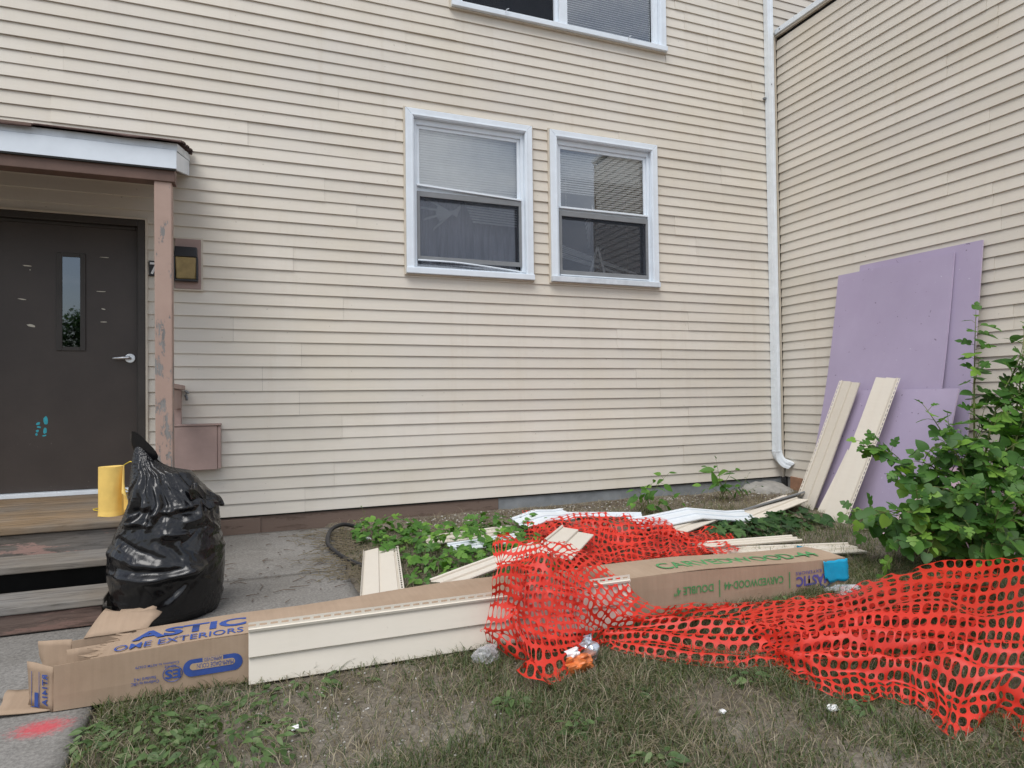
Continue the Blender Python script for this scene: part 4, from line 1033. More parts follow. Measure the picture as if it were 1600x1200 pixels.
# blue county pill with knocked-out text
mb = MB(); cx, cz, hw, hh = -5.753, -.106, .108, .034; poly = []
for i in range(24):
    a = 2 * math.pi * i / 24; px = (hw - hh) * (1 if math.cos(a) > 0 else -1) + hh * math.cos(a); pz = hh * math.sin(a); poly.append((cx + px, yf(cx) - .0085, cz + pz))
mb.prism(poly, (0, .0006, 0)); mb.build('printed_badge', M['ink_blue'], carton)
pl = MB(); poly = []
for i in range(24):
    a = 2 * math.pi * i / 24; px = (.082 - .013) * (1 if math.cos(a) > 0 else -1) + .013 * math.cos(a); poly.append((cx - .002 + px, yf(cx) - .0095, cz + .004 + .013 * math.sin(a)))
pl.prism(poly, (0, .0006, 0)); pl.box(cx - .038, cx + .036, yf(cx) - .0095, yf(cx) - .0089, cz + .0175, cz + .0335); pl.build('printed_badge_panel', M['ink_kraft'], carton)
bt = lambda body, xa, xb, za, zb_, b=0.0: text('printed_lettering', body, carton, M['ink_blue'], xa, xb, za, zb_, lambda u, v: (u, yf(u) - .0105, v), b, upside=True)
bt('MIAMI-DADE COUNTY', cx - .078, cx + .074, cz - .005, cz + .013); bt('APPROVED', cx - .034, cx + .032, cz + .019, cz + .0325)
bt('ES', -5.925, -5.870, -.136, -.100, .03); bt('Conforms to UBC', -6.04, -5.945, -.143, -.131, .01); bt('Standard 14-2', -6.03, -5.955, -.127, -.115, .01)
bt('RER-418', -5.925, -5.885, -.092, -.083, .01); bt('Conforms to ASTM D3679', -6.025, -5.875, -.080, -.070, .01)
mb = MB(); pts = [(-5.8975 + .034 * math.cos(t), yf(-5.9) - .009, -.118 + .030 * math.sin(t)) for t in np.linspace(0, 2 * math.pi, 28)]
mb.tube(pts, .0012, 4, False).build('printed_emblem_ring', M['ink_blue'], carton)
ef = lambda u, v: (-6.293 - .092 * u, -2.878 + .066 * u - .003, -.192 + .155 * v)
text('printed_lettering', 'RT141A', carton, M['ink_blue'], 0.05, .95, 0, 1, lambda u, v: ef(.22 + .22 * v, .88 - .82 * u), .03)
mb = MB()
for (u0, u1, v0, v1) in ((.55, .57, .05, .9), (.86, .88, .05, .9), (.57, .86, .05, .065), (.6, .75, .05, .4)):
    p = [ef(u0, v0), ef(u1, v0), ef(u1, v1), ef(u0, v1)]; mb.add([(q[0], q[1] - .001, q[2]) for q in p], [(0, 1, 2, 3)])
mb.build('printed_rule', M['ink_blue'], carton)
# blue tape wrapped on the right end
def tape_strip(pts_a, pts_b, nm='tape'):
    V = []; Fc = []; n = len(pts_a); m_ = 9
    for i in range(n):
        for j in range(m_):
            p = Vector(pts_a[i]).lerp(Vector(pts_b[i]), j / (m_ - 1)); d = .005 * float(vnoise(np.array([i * .9, j * 1.1, 4.])))
            V.append((p.x, p.y - abs(d), p.z + d))
    for i in range(n - 1):
        for j in range(m_ - 1): Fc.append((i * m_ + j, i * m_ + m_ + j, i * m_ + m_ + 1 + j, i * m_ + j + 1))
    return obj(nm, V, Fc, M['tape'], carton, smooth=True, solid=.0008)
ax = np.linspace(-2.555, XRt + .004, 12)
tape_strip([(x, yf(x) - .014, zt(x) - .002) for x in ax], [(x + .01, yf(x) - .014, fz(x) - .042 + .004 * math.sin(i * 1.3) + (.022 if i < 2 else 0)) for i, x in enumerate(ax)])
tape_strip([(XRt + .006, yf(XRt) - .012, zt(XRt) - .004 - .014 * i) for i in range(9)], [(XRt + .006, YBK + .08, zt(XRt) - .004 - .014 * i) for i in range(9)])

# ================================================================== LOOSE SIDING PIECES
def piece(name, label, P0, P1, W, mat, hem=True, flip=1, kink=None, lip=True, width=.203, endskew=0.0, n=None, bow=0.0, slots=True, group='loose siding offcuts', mirror=False):
    """a double-course vinyl siding offcut from P0 to P1 along its butt edge, W = unit vector across it towards its nail hem"""
    P0, P1, W = Vector(P0), Vector(P1), Vector(W).normalized()
    rl = 1.7 if name == 'siding_plank' else 1.15
    Ld = (P1 - P0); Ln = Ld.length; U = Ld / Ln; W = (W - U * W.dot(U)).normalized(); N = U.cross(W) * flip
    h = width / 2; prof = [(0.006, -.010), (0.0, .0), (.003, .004), (h - .004, -.007), (h, -.008), (h + .002, .002), (h + .005, .004), (width - .004, -.007), (width + .0, -.008)]
    if lip: prof += [(width + .001, .001), (width + .010, .004), (width + .013, -.004)]
    prof = [(a_, b_ * rl) for a_, b_ in prof]
    r = thing(name, label, 'siding offcut', tuple(P0 + Ld * .5), group)
    n = n or max(3, int(Ln / .08)); V = []; Fc = []; q = len(prof)
    def pos(t, wv, nv):
        b = bow * math.sin(math.pi * t)
        if kink: b += sum(a * max(0, 1 - abs(t - t0) / wd) for t0, a, wd in kink)
        tt = t + endskew * (wv / .24) * (t - .5) * 2 / Ln
        return P0 + Ld * tt + W * wv + N * (nv + .0015 * float(vnoise(np.array([t * Ln * 4, wv * 20, P0.x])))) + Vector((0, 0, b))
    for i in range(n + 1):
        for (a, b) in prof: V.append(pos(i / n, a, b))
    for i in range(n):
        for j in range(q - 1): Fc.append((i * q + j, i * q + q + j, i * q + q + 1 + j, i * q + j + 1))
    obj('face', V, Fc, mat, r, solid=.0012)
    if hem:
        a0, a1, a2, a3 = width + .013, width + .021, width + .029, width + .037
        V = []; Fc = []; pitch = .042; t = 0.0; step = [0.0]
        while t < Ln - .012:
            step += [min(Ln, t + pitch * .68), min(Ln, t + pitch)]; t += pitch
        for s_ in step:
            for a in (a0, a1, a2, a3): V.append(pos(s_ / Ln, a, -.004))
        for i in range(len(step) - 1):
            for j in range(3):
                if j == 1 and i % 2 == 0: continue
                Fc.append((i * 4 + j, i * 4 + 4 + j, i * 4 + 5 + j, i * 4 + j + 1))
        obj('nail_hem', V, Fc, mat, r, solid=.0012)
    return r
NEW = M['siding_new']; BK = M['siding_back']
piece('siding_offcut', 'long clean cream siding panel leaning on the carton front', (-5.622, -2.930, -.192), (-3.86, -2.970, -.186), (0, .10, 1), NEW)
piece('siding_offcut', 'short cream offcut lying end-on behind the carton beside the hose', (-5.10, -2.34, -.125), (-4.90, -1.18, -.105), (1, -.1, .03), NEW, flip=1, endskew=.03)
piece('siding_offcut', 'upside down white siding piece kinked over the netting heap', (-2.80, -1.40, -.095), (-1.66, -1.44, -.115), (.1, 1, .22), BK, kink=[(.5, .05, .35)])
piece('siding_offcut', 'cream strip ending under the leaning planks', (-1.85, -1.48, -.135), (-.80, -1.12, -.055), (-.3, 1, .12), NEW)
piece('siding_offcut', 'dark backed siding strip crossing above the cream strip', (-1.72, -1.20, -.08), (-.72, -1.0, .005), (-.2, 1, -.55), M['screen_frame'], hem=False)
piece('siding_offcut', 'thin pale strip under the kinked white piece', (-2.62, -1.62, -.125), (-2.10, -1.42, -.085), (-.3, 1, .1), NEW, hem=False)
piece('siding_offcut', 'cream offcut lying behind the right end of the carton', (-2.70, -2.20, -.150), (-1.66, -2.46, -.160), (.2, 1, .07), NEW)
piece('siding_offcut', 'second strip laid on the offcut behind the carton end', (-2.72, -2.02, -.120), (-1.92, -2.14, -.115), (.1, 1, .06), NEW, hem=False, width=.11)
piece('siding_offcut', 'white siding end poking from the netting corner by the wall', (-3.60, -.98, -.105), (-3.10, -.90, -.075), (.08, 1, .25), BK, kink=[(.45, .03, .4)])
piece('siding_offcut', 'small white sliver lying on the soil near the foundation', (-3.10, -.62, -.105), (-2.50, -.95, -.10), (.3, 1, .1), BK, hem=False, width=.11)
piece('siding_offcut', 'cream offcut poking out from the top of the netting hump', (-4.02, -2.60, .055), (-3.60, -2.10, .06), (-.8, .55, .25), NEW, hem=False)
piece('siding_offcut', 'cream wedge resting on the carton just left of the netting', (-4.66, -2.50, -.03), (-3.9, -2.12, .02), (-.3, 1, .06), NEW, hem=False, width=.15)
piece('siding_offcut', 'cream strip half buried among the weeds', (-4.42, -1.12, -.125), (-3.68, -1.05, -.115), (0, 1, .25), NEW, hem=False, width=.13)
piece('siding_offcut', 'white strip among the weeds below the buried cream one', (-4.32, -1.42, -.12), (-3.78, -1.34, -.115), (0, 1, .3), BK, hem=False, width=.11)
# leaning planks against the purple boards
for lab, b0, t0, wd, hm in (('left cream siding plank leaning on the purple boards', (-.77, -1.14, -.150), (-.35, -1.32, 1.03), (0, 1, 0), True),
                            ('right cream siding plank leaning on the purple boards', (-.94, -1.415, -.158), (-.345, -1.49, 1.075), (0, -1, 0), True),
                            ('short cream plank between the two leaning planks', (-.78, -1.20, -.15), (-.385, -1.285, .55), (0, -1, 0), False)):
    piece('siding_plank', lab, b0, t0, wd, NEW, hem=hm, flip=1 if wd[1] > 0 else -1, bow=-.01, group='planks leaning on the boards')

# ---- purple boards
def panel_board(name, label, quadp, th, mat, bow=0.0, n=14, group=None):
    a, b, c_, d = [Vector(p) for p in quadp]   # bottom a-b, top d-c
    V = []; nrm = (b - a).cross(d - a).normalized()
    if nrm.x > 0: nrm = -nrm
    k = n + 1
    for side in (0, 1):
        for i in range(k):
            for j in range(k):
                u, v = i / n, j / n
                V.append(a.lerp(b, u).lerp(d.lerp(c_, u), v) + nrm * (-bow * math.sin(math.pi * min(1, v * 1.0)) - side * th))
    Fc = []; o = k * k
    for i in range(n):
        for j in range(n):
            q = (i * k + j, (i + 1) * k + j, (i + 1) * k + j + 1, i * k + j + 1); Fc.append(q); Fc.append(tuple(o + z for z in q[::-1]))
    for i in range(n):
        for (A, B) in (((i * k), ((i + 1) * k)), ((i + 1) * k + n, i * k + n), (i + 1, i), (n * k + i, n * k + i + 1)): Fc.append((B, A, A + o, B + o))
    ob = obj(name, V, Fc, mat, org=tuple(a.lerp(b, .5)))
    ob.data.materials.append(M['purple_edge'])
    for p in ob.data.polygons[2 * n * n:]: p.material_index = 1
    return tag(ob, label, 'board', group)
def mk_purple():
    m, t, b = nodes('purple_board_speckled')
    c = ramp(t, nz(t, 2.0, 5, .6), [(.3, (.365, .305, .435)), (.7, (.405, .345, .48))])
    dust = ramp(t, nz(t, 1.2, 6, .6, stretch=(1, 1, .5)), [(.45, 0), (.75, 1)])
    c = mix(t, mth(t, 'MULTIPLY', dust, .35), c, (.30, .265, .36))
    s1 = ramp(t, nz(t, 34, 2, .5), [(.74, 0), (.76, 1)]); c = mix(t, mth(t, 'MULTIPLY', s1, .6), c, (.6, .58, .66))
    s2 = ramp(t, nz(t, 27, 2, .4, stretch=(1, 1, 1.3)), [(.245, 1), (.26, 0)]); c = mix(t, mth(t, 'MULTIPLY', s2, .7), c, (.08, .06, .09))
    t.links.new(c, b.inputs['Base Color']); b.inputs['Roughness'].default_value = .75
    bump(t, b, nz(t, 100, 3), .1, .002)
    return m
M['purple'] = mk_purple()
grp = 'purple boards leaning on the wing wall'
panel_board('purple_board', 'rear purple board, its right edge clear against the siding', [(-.36, -1.02, -.17), (-.36, -2.20, -.18), (-.035, -2.25, 2.18), (-.035, -1.085, 2.19)], .013, M['purple'], .02, group=grp)
panel_board('purple_board', 'front tall purple board bowed at its left edge', [(-.52, -.79, -.16), (-.52, -1.99, -.17), (-.065, -2.035, 2.12), (-.065, -.855, 2.13)], .013, M['purple'], .055, group=grp)
panel_board('purple_board', 'short purple board standing low in front of the tall ones', [(-.66, -1.02, -.165), (-.66, -2.19, -.175), (-.285, -2.19, .965), (-.285, -1.02, .96)], .013, M['purple'], .0, group=grp)
panel_board('pink_board', 'pale pink foam board lying low behind the leafy bush', [(-1.02, -2.05, -.17), (-1.02, -3.35, -.185), (-.22, -3.35, .36), (-.22, -2.05, .36)], .025, M['pinkfoam'], 0)

# ================================================================== GARBAGE BAG
tab = np.array([(-.178, -6.235, -5.790, .20), (-.13, -6.275, -5.770, .235), (-.03, -6.295, -5.757, .25), (.09, -6.302, -5.752, .26), (.18, -6.297, -5.752, .255), (.27, -6.270, -5.768, .235), (.34, -6.235, -5.775, .215), (.42, -6.20, -5.79, .185),
                (.50, -6.197, -5.865, .15), (.57, -6.192, -5.915, .12), (.63, -6.188, -6.000, .09), (.69, -6.180, -6.040, .065), (.735, -6.168, -6.060, .045)])
nz_, nt_ = 170, 300
hh_ = np.linspace(0, 1, nz_); tz = np.interp(hh_, np.linspace(0, 1, len(tab)), tab[:, 0])
xl = np.interp(tz, tab[:, 0], tab[:, 1]); xr = np.interp(tz, tab[:, 0], tab[:, 2]); dy = np.interp(tz, tab[:, 0], tab[:, 3])
th = np.linspace(0, 2 * math.pi, nt_ + 1)
cx_ = (xl + xr) / 2; rx = (xr - xl) / 2
Bx = cx_[:, None] + rx[:, None] * np.cos(th)[None]; By = -1.86 + dy[:, None] * np.sin(th)[None] * np.ones_like(Bx); Bz = tz[:, None] + 0 * Bx
P0 = np.stack([Bx, By, Bz], -1)
# big facets first, then let extra cloth buckle
fac = fbm(P0 * np.array([5, 5, 4.0]) + 3, 2)[..., None]
cen = np.stack([cx_, np.full_like(cx_, -1.86), tz], -1)[:, None]
ang = np.arctan2(P0[..., 1] + 1.86, P0[..., 0] - cx_[:, None]); zz = P0[..., 2].copy(); aw = ang * .25      # arc length round the bag, front centre at -.39
CRE = []
for q in range(20):      # tension folds fanning down from the gathered neck
    a0 = -.39 + random.uniform(-.30, .34); CRE.append((a0 * .55 - .16, random.uniform(.60, .72), a0 + random.uniform(-.10, .16), random.uniform(.28, .46), random.uniform(.016, .036), random.choice((.020, .014, -.012))))
for q in range(20):      # long folds converging on a snag low at the right
    a1 = -.39 + random.uniform(-.33, .05); CRE.append((-.20 + random.uniform(-.02, .02), .10 + random.uniform(-.03, .03), a1, .10 + random.uniform(-.20, .20), random.uniform(.016, .036), random.choice((.020, .016, -.014))))
for q in range(12):      # a slumped band round the shoulder
    a0 = -.39 + random.uniform(-.35, .30); z0 = random.uniform(.26, .42); CRE.append((a0, z0, a0 + random.uniform(.10, .24), z0 + random.uniform(-.07, .05), random.uniform(.015, .03), random.choice((.028, .02, -.02))))
for q in range(110):
    a0 = random.uniform(-.8, .8); z0 = random.uniform(-.15, .55); th0 = random.gauss(-.25, .6); l = random.uniform(.05, .20); CRE.append((a0, z0, a0 + l * math.cos(th0), z0 + l * math.sin(th0), random.uniform(.007, .022), random.choice((.010, .007, -.008, .005))))
cr = np.zeros_like(zz)
for (x0, y0, x1, y1, wd, am) in CRE:
    dx, dy_ = x1 - x0, y1 - y0; l2 = dx * dx + dy_ * dy_; tt = ((aw - x0) * dx + (zz - y0) * dy_) / l2
    wob = .008 * vnoise(n3(aw * 14, zz * 14, x0 * 9)); d = np.abs((aw - x0) * dy_ - (zz - y0) * dx) / math.sqrt(l2) + wob
    cr += am * np.clip(1 - np.abs(d) / wd, 0, 1) * np.sqrt(np.clip(4 * tt * (1 - tt), 0, 1))
rad = P0 - cen; rad[..., 2] = 0; rad = rad / np.maximum(np.linalg.norm(rad, axis=-1, keepdims=True), 1e-6)
scl = (np.clip(dy / .2, .15, 1) ** 1.3)[:, None, None]
k_ = np.clip((tz - .57) / .165, 0, 1)[:, None]; P0[..., 2] -= .115 * k_ * np.clip((P0[..., 0] - xl[:, None]) / (xr - xl)[:, None], 0, 1)
P = P0 + (P0 - cen) * np.array([1, 1, 0]) * .09 * fac + rad * cr[..., None] * scl + RNG.normal(0, .0012, P0.shape)
P[:, -1] = P[:, 0]
ru = np.linalg.norm(P0[1:] - P0[:-1], axis=-1, keepdims=True) * 1.05; rv = np.linalg.norm(P0[:, 1:] - P0[:, :-1], axis=-1, keepdims=True) * 1.04
def cbag(P):
    d = P - P0; l = np.linalg.norm(d, axis=-1, keepdims=True); P = P0 + d * np.minimum(1, .075 / np.maximum(l, 1e-6))
    P[..., 2] = np.maximum(P[..., 2], G(P[..., 0], P[..., 1]) + .004)
    avg = (P[:, 0] + P[:, -1]) / 2; P[:, 0] = avg; P[:, -1] = avg
    return P
P = relax(P, ru, rv, 10, P0, .002, cbag, bend=0)
for _ in range(1):
    Q = P.copy(); Q[1:-1] += (P[2:] + P[:-2] - 2 * P[1:-1]) * .12; Q[:, 1:-1] += (P[:, 2:] + P[:, :-2] - 2 * P[:, 1:-1]) * .12; P = Q; P = cbag(P)
bag = thing('garbage_bag', 'full crumpled black garbage bag standing by the porch steps', 'garbage bag', (-6.03, -1.86, -.175))
i_ = np.arange(nz_ * (nt_ + 1)).reshape(nz_, nt_ + 1)
Fq = np.stack([i_[:-1, :-1], i_[:-1, 1:], i_[1:, 1:], i_[1:, :-1]], -1).reshape(-1, 4)
obj('bag_body', P.reshape(-1, 3), Fq, M['bag'], bag, smooth=True)
# the open mouth: a shallow cup of film facing up to the right, and a tied ear at the right
V = []; Fc = []; n1, n2 = 22, 5
ea, eb, en = Vector((.050, -.012, -.055)), Vector((.022, -.034, .030)), Vector((.55, -.45, .60)).normalized()
for i in range(n1):
    a = 2 * math.pi * i / n1
    for j in range(n2):
        t = 1 - j / n2; V.append(Vector((-6.128, -1.895, .690)) + (ea * math.cos(a) + eb * math.sin(a)) * t * (1 + .10 * math.sin(3 * a)) + en * (.012 * (1 if j == 0 else 0) - .05 * (1 - t * t)) + Vector((-.02, 0, .03)) * max(0, -math.cos(a)) * t)
for i in range(n1):
    for j in range(n2 - 1): Fc.append((i * n2 + j, ((i + 1) % n1) * n2 + j, ((i + 1) % n1) * n2 + j + 1, i * n2 + j + 1))
Fc.append(tuple(i * n2 + n2 - 1 for i in range(n1)))
obj('open_mouth', V, Fc, M['bag'], bag, smooth=True)
V = []; Fc = []; n1, n2 = 18, 12
for i in range(n1):
    t = i / (n1 - 1)
    for j in range(n2):
        a = 2 * math.pi * j / n2; r_ = .085 * (1 - t) ** .7 + .006; wv = 1 + .35 * math.sin(3 * a + t * 5) * (1 - t * .4)
        V.append((-5.90 + .145 * t + .01 * math.sin(a * 2), -1.95 + .02 * t + r_ * wv * math.cos(a), .44 - .06 * t * t + r_ * wv * .8 * math.sin(a) + .012 * math.sin(t * 9)))
for i in range(n1 - 1):
    for j in range(n2): Fc.append((i * n2 + j, i * n2 + (j + 1) % n2, i * n2 + n2 + (j + 1) % n2, i * n2 + n2 + j))
Fc.append(tuple((n1 - 1) * n2 + j for j in range(n2)))
obj('tied_ear', V, Fc, M['bag'], bag, smooth=False)

# ---- yellow roll on the deck
yr = thing('yellow_roll', 'upright roll of yellow cloth standing on the deck edge', 'yellow roll', (-6.41, -1.12, .252))
V = []; Fc = []; n = 40
for i in range(n):
    a = 2 * math.pi * i / n
    for j, z in enumerate(np.linspace(.254, .552, 12)):
        r_ = .069 + .0016 * float(vnoise(np.array([math.cos(a) * 3, math.sin(a) * 3, z * 14]))) + (.003 if j == 0 else 0)
        V.append((-6.412 + r_ * math.cos(a), -1.13 + r_ * math.sin(a), z + .004 * float(vnoise(np.array([a, z * 2, 2.]))) * (j in (0, 11))))
for i in range(n):
    for j in range(11): Fc.append((i * 12 + j, ((i + 1) % n) * 12 + j, ((i + 1) % n) * 12 + j + 1, i * 12 + j + 1))
Fc.append(tuple(i * 12 + 11 for i in range(n)))
obj('roll_body', V, Fc, M['yellow'], yr, smooth=False)
V = []; Fc = []
for i in range(14):
    t = i / 13; a = -.5 - .9 * t
    for j in range(8):
        z = j / 7; V.append((-6.412 + (.071 + .062 * t * (1 - z) ** .6) * math.cos(a + .9 * t + .35), -1.13 + (.072 + .03 * t) * math.sin(a) , .254 + z * (.30 - .16 * t)))
for i in range(13):
    for j in range(7): Fc.append((i * 8 + j, i * 8 + 8 + j, i * 8 + 9 + j, i * 8 + j + 1))
obj('loose_end', V, Fc, M['yellow'], yr, smooth=True, solid=.002)
yc = thing('yellow_twine', 'thin looped yellow twine lying behind the yellow roll', 'twine', (-6.4, -1.0, .253))
mb = MB()
mb.tube([(-6.50 + .0, -.99, .262), (-6.535, -.97, .266), (-6.545, -.94, .268), (-6.52, -.91, .268), (-6.47, -.90, .266), (-6.40, -.92, .262)], .0035, 6)
mb.build('cord_loop', M['yellow_cord'], yc, smooth=True)
MB().tube([(-6.40, -1.02, .262), (-6.38, -1.01, .44), (-6.365, -1.0, .545), (-6.33, -1.01, .565), (-6.28, -1.04, .55), (-6.25, -1.06, .40), (-6.28, -1.06, .27)], .0035, 6).build('cord_loop', M['yellow_cord'], yc, smooth=True)
for q in range(4):
    MB().tube([(-6.33 + .06 * math.cos(t + q), -1.05 + .035 * math.sin(t + q * .7), .27 + .035 * q + .02 * math.sin(2 * t + q)) for t in np.linspace(0, 5.6, 18)], .0032, 5).build('cord_coil', M['yellow_cord'], yc, smooth=True)

# ---- black hose loop
pts = [(-4.80, -.34, -.115), (-4.86, -.36, -.085), (-4.94, -.40, -.060), (-5.03, -.50, -.065), (-5.08, -.66, -.085), (-5.10, -.86, -.11), (-5.07, -1.06, -.125), (-5.02, -1.25, -.135), (-4.96, -1.42, -.14), (-4.90, -1.58, -.148)]
pp = catmull(np.array(pts)[:, None, :].repeat(2, 1), 40, 2)[:, 0]
hs_ = thing('hose', 'black rubber hose looping over the edge of the concrete', 'hose', (-5, -.9, -.14)); MB().tube(pp, .016, 10).build('hose_tube', M['hose'], hs_, smooth=True)

# ================================================================== LITTER
def crumple(name, label, cat, c, s, mat, seed, squash=.6, mats=None):
    bm = bmesh.new(); bmesh.ops.create_icosphere(bm, subdivisions=3, radius=1)
    V = np.array([v.co[:] for v in bm.verts]); Fc = [[v.index for v in f.verts] for f in bm.faces]; bm.free()
    r = 1 + .45 * vnoise(V * 2.2 + seed) + .25 * vnoise(V * 5 + seed)
    V = V * r[:, None] * np.array(s); V[:, 2] = np.maximum(V[:, 2], -s[2] * .45)
    o = obj(name, V + np.array(c), Fc, mat, org=c); return tag(o, label, cat)
crumple('plastic_bag', 'small clear crumpled plastic bag on grass left of the netting tip', 'plastic bag', (-4.66, -3.06, -.18), (.055, .05, .045), M['clear'], 3.3)
crumple('plastic_bag', 'flat clear plastic wrapper below the blue taped carton end', 'plastic bag', (-2.50, -3.0, -.175), (.10, .06, .022), M['clear'], 8.3)
cb = thing('snack_bag', 'crumpled silver and orange snack bag under the netting edge', 'snack bag', (-4.30, -3.30, -.2))
def crumple_sheet(nm, c, ex, ey, nn, mat, seed):
    V = []; Fc = []; n = 14
    for i in range(n):
        for j in range(n):
            u, v = i / (n - 1) - .5, j / (n - 1) - .5
            b = max(0, 1 - 4 * u * u) * max(0, 1 - 4 * v * v)
            p = Vector(c) + Vector(ex) * u + Vector(ey) * v + Vector(nn) * (b * .045 + .022 * float(vnoise(np.array([u * 6 + seed, v * 6, seed]))))
            V.append(p)
    for i in range(n - 1):
        for j in range(n - 1): Fc.append((i * n + j, i * n + n + j, i * n + n + 1 + j, i * n + j + 1))
    return obj(nm, V, Fc, mat, cb, solid=.001)
crumple_sheet('printed_front', (-4.33, -3.31, -.175), (.14, .03, .0), (.0, .03, .07), (0, -1, .5), M['chipbag'], 2.2)
crumple_sheet('foil_edge', (-4.265, -3.255, -.145), (.06, .03, .01), (-.02, .03, .10), (.3, -1, .4), M['foil'], 5.1)
crumple_sheet('white_band', (-4.35, -3.27, -.15), (.07, .03, .0), (.0, .02, .045), (0, -1, .5), M['paper'], 7.7)
for lab, x, y, s in (('bright white torn scrap on grass near the netting point', -3.62, -3.94, .020), ('tiny white paper fleck on bare soil right of centre', -4.01, -3.81, .012), ('white paper scrap on the pale bare patch', -5.47, -3.34, .014), ('small white scrap by the weed leaves at the wall', -4.80, -.72, .03), ('white flower-like scrap in the weed patch', -4.42, -1.62, .022)):
    crumple('paper_scrap', lab, 'paper scrap', (x, y, float(G(x, y)) + .012), (s, s * .8, s * .6), M['paper'], x * 7)

# ================================================================== PLANTS
def leaf_mesh(name, half, L_, Wd, curl, fold, seed):
    """half = one side of the outline as (along, across) points from stem to tip; returns mesh in local space, stem at origin, tip along +X, face up +Z"""
    V = []; Fc = []
    for (x, y) in half:
        xm = min(1, max(0, x)); z = -curl * xm * xm * L_; yy = y * Wd; q = fold * yy - .55 * curl * yy * yy
        V += [(x * L_, yy * L_, z + q * L_), (xm * L_, 0, z), (x * L_, -yy * L_, z + q * L_)]
    for i in range(len(half) - 1):
        a = i * 3; Fc += [(a, a + 1, a + 4, a + 3), (a + 1, a + 2, a + 5, a + 4)]
    return np.array(V), Fc
L5 = [(0, .01), (-.07, .10), (-.08, .22), (-.02, .34), (.08, .40), (.18, .37), (.24, .30), (.30, .40), (.40, .50), (.50, .50), (.54, .42), (.50, .30), (.46, .20), (.52, .16), (.60, .24), (.70, .28), (.80, .22), (.88, .13), (.95, .06), (1.0, 0.0)]
L3 = [(0, .01), (-.08, .12), (-.10, .26), (-.03, .40), (.08, .47), (.20, .50), (.32, .52), (.44, .50), (.48, .42), (.46, .30), (.48, .22), (.56, .27), (.66, .30), (.76, .25), (.86, .15), (.94, .06), (1.0, 0.0)]
L1 = [(0, .01), (-.08, .12), (-.10, .26), (-.04, .38), (.08, .45), (.14, .43), (.22, .47), (.30, .45), (.40, .45), (.48, .41), (.56, .40), (.64, .33), (.72, .29), (.80, .21), (.88, .14), (.95, .06), (1.0, 0.0)]
L4 = [(0, .01), (-.06, .10), (-.08, .24), (0, .36), (.10, .40), (.20, .34), (.24, .22), (.30, .20), (.38, .34), (.50, .44), (.60, .42), (.62, .30), (.56, .18), (.62, .14), (.72, .20), (.82, .17), (.92, .08), (1.0, 0.0)]
MULB = [(L5, 1.05), (L1, 1.0), (L4, 1.1), (L3, 1.0), (L5, .9)]
O1 = [(0, .01), (.06, .10), (.16, .19), (.30, .25), (.45, .26), (.60, .22), (.75, .15), (.90, .06), (1, 0)]
O2 = [(0, .01), (.03, .14), (.10, .24), (.22, .30), (.38, .30), (.55, .24), (.72, .15), (.88, .06), (1, 0)]
O3 = [(0, .01), (.10, .06), (.25, .12), (.45, .145), (.65, .12), (.82, .07), (1, 0)]
OVATE = [(O1, 1.0), (O2, 1.0), (O1, .8)]
LANCE = [(O3, 1.0), (O1, .8), (O3, 1.3)]
def rotm(d, up, roll=0.0):
    d = Vector(d).normalized(); s_ = Vector(up).cross(d)
    if s_.length < 1e-3: s_ = Vector((0, 1, 0))
    s_.normalize(); n = d.cross(s_)
    R_ = Matrix((d, s_, n)).transposed()
    return R_ @ Matrix.Rotation(roll, 3, 'X')
def leaf_protos(nm, shapes, mat):
    out = []
    for q, (o_, wd) in enumerate(shapes):
        for c_ in (.08, .28):
            v, f = leaf_mesh(nm, o_, 1.0, wd, c_, .18, q)
            me = bpy.data.meshes.new(nm); me.from_pydata([tuple(p) for p in v], [], f); me.update(); me.materials.append(mat)
            me.polygons.foreach_set('use_smooth', [True] * len(me.polygons)); out.append(me)
    return out
def curve_pts(a, b, sag, n=9):
    a, b = Vector(a), Vector(b); side = Vector((random.uniform(-1, 1), random.uniform(-1, 1), 0)) * .06 * (b - a).length
    return [a.lerp(b, t) + Vector((0, 0, sag * math.sin(math.pi * t))) + side * math.sin(math.pi * t) for t in [i / (n - 1) for i in range(n)]]
class LeafJoin:
    def __init__(s): s.v = []; s.f = []; s.r = []
    def add(s, shape, loc, R_, sc):
        o_, wd = shape; v, f = leaf_mesh('', o_, sc, wd, random.uniform(0, .4), random.uniform(.05, .35), 0)
        n = len(s.v); RM = np.array(R_); W = v @ RM.T + np.array(loc)
        s.v += [tuple(p) for p in W]; s.f += [tuple(i + n for i in q) for q in f]; s.r += [random.random()] * len(v)
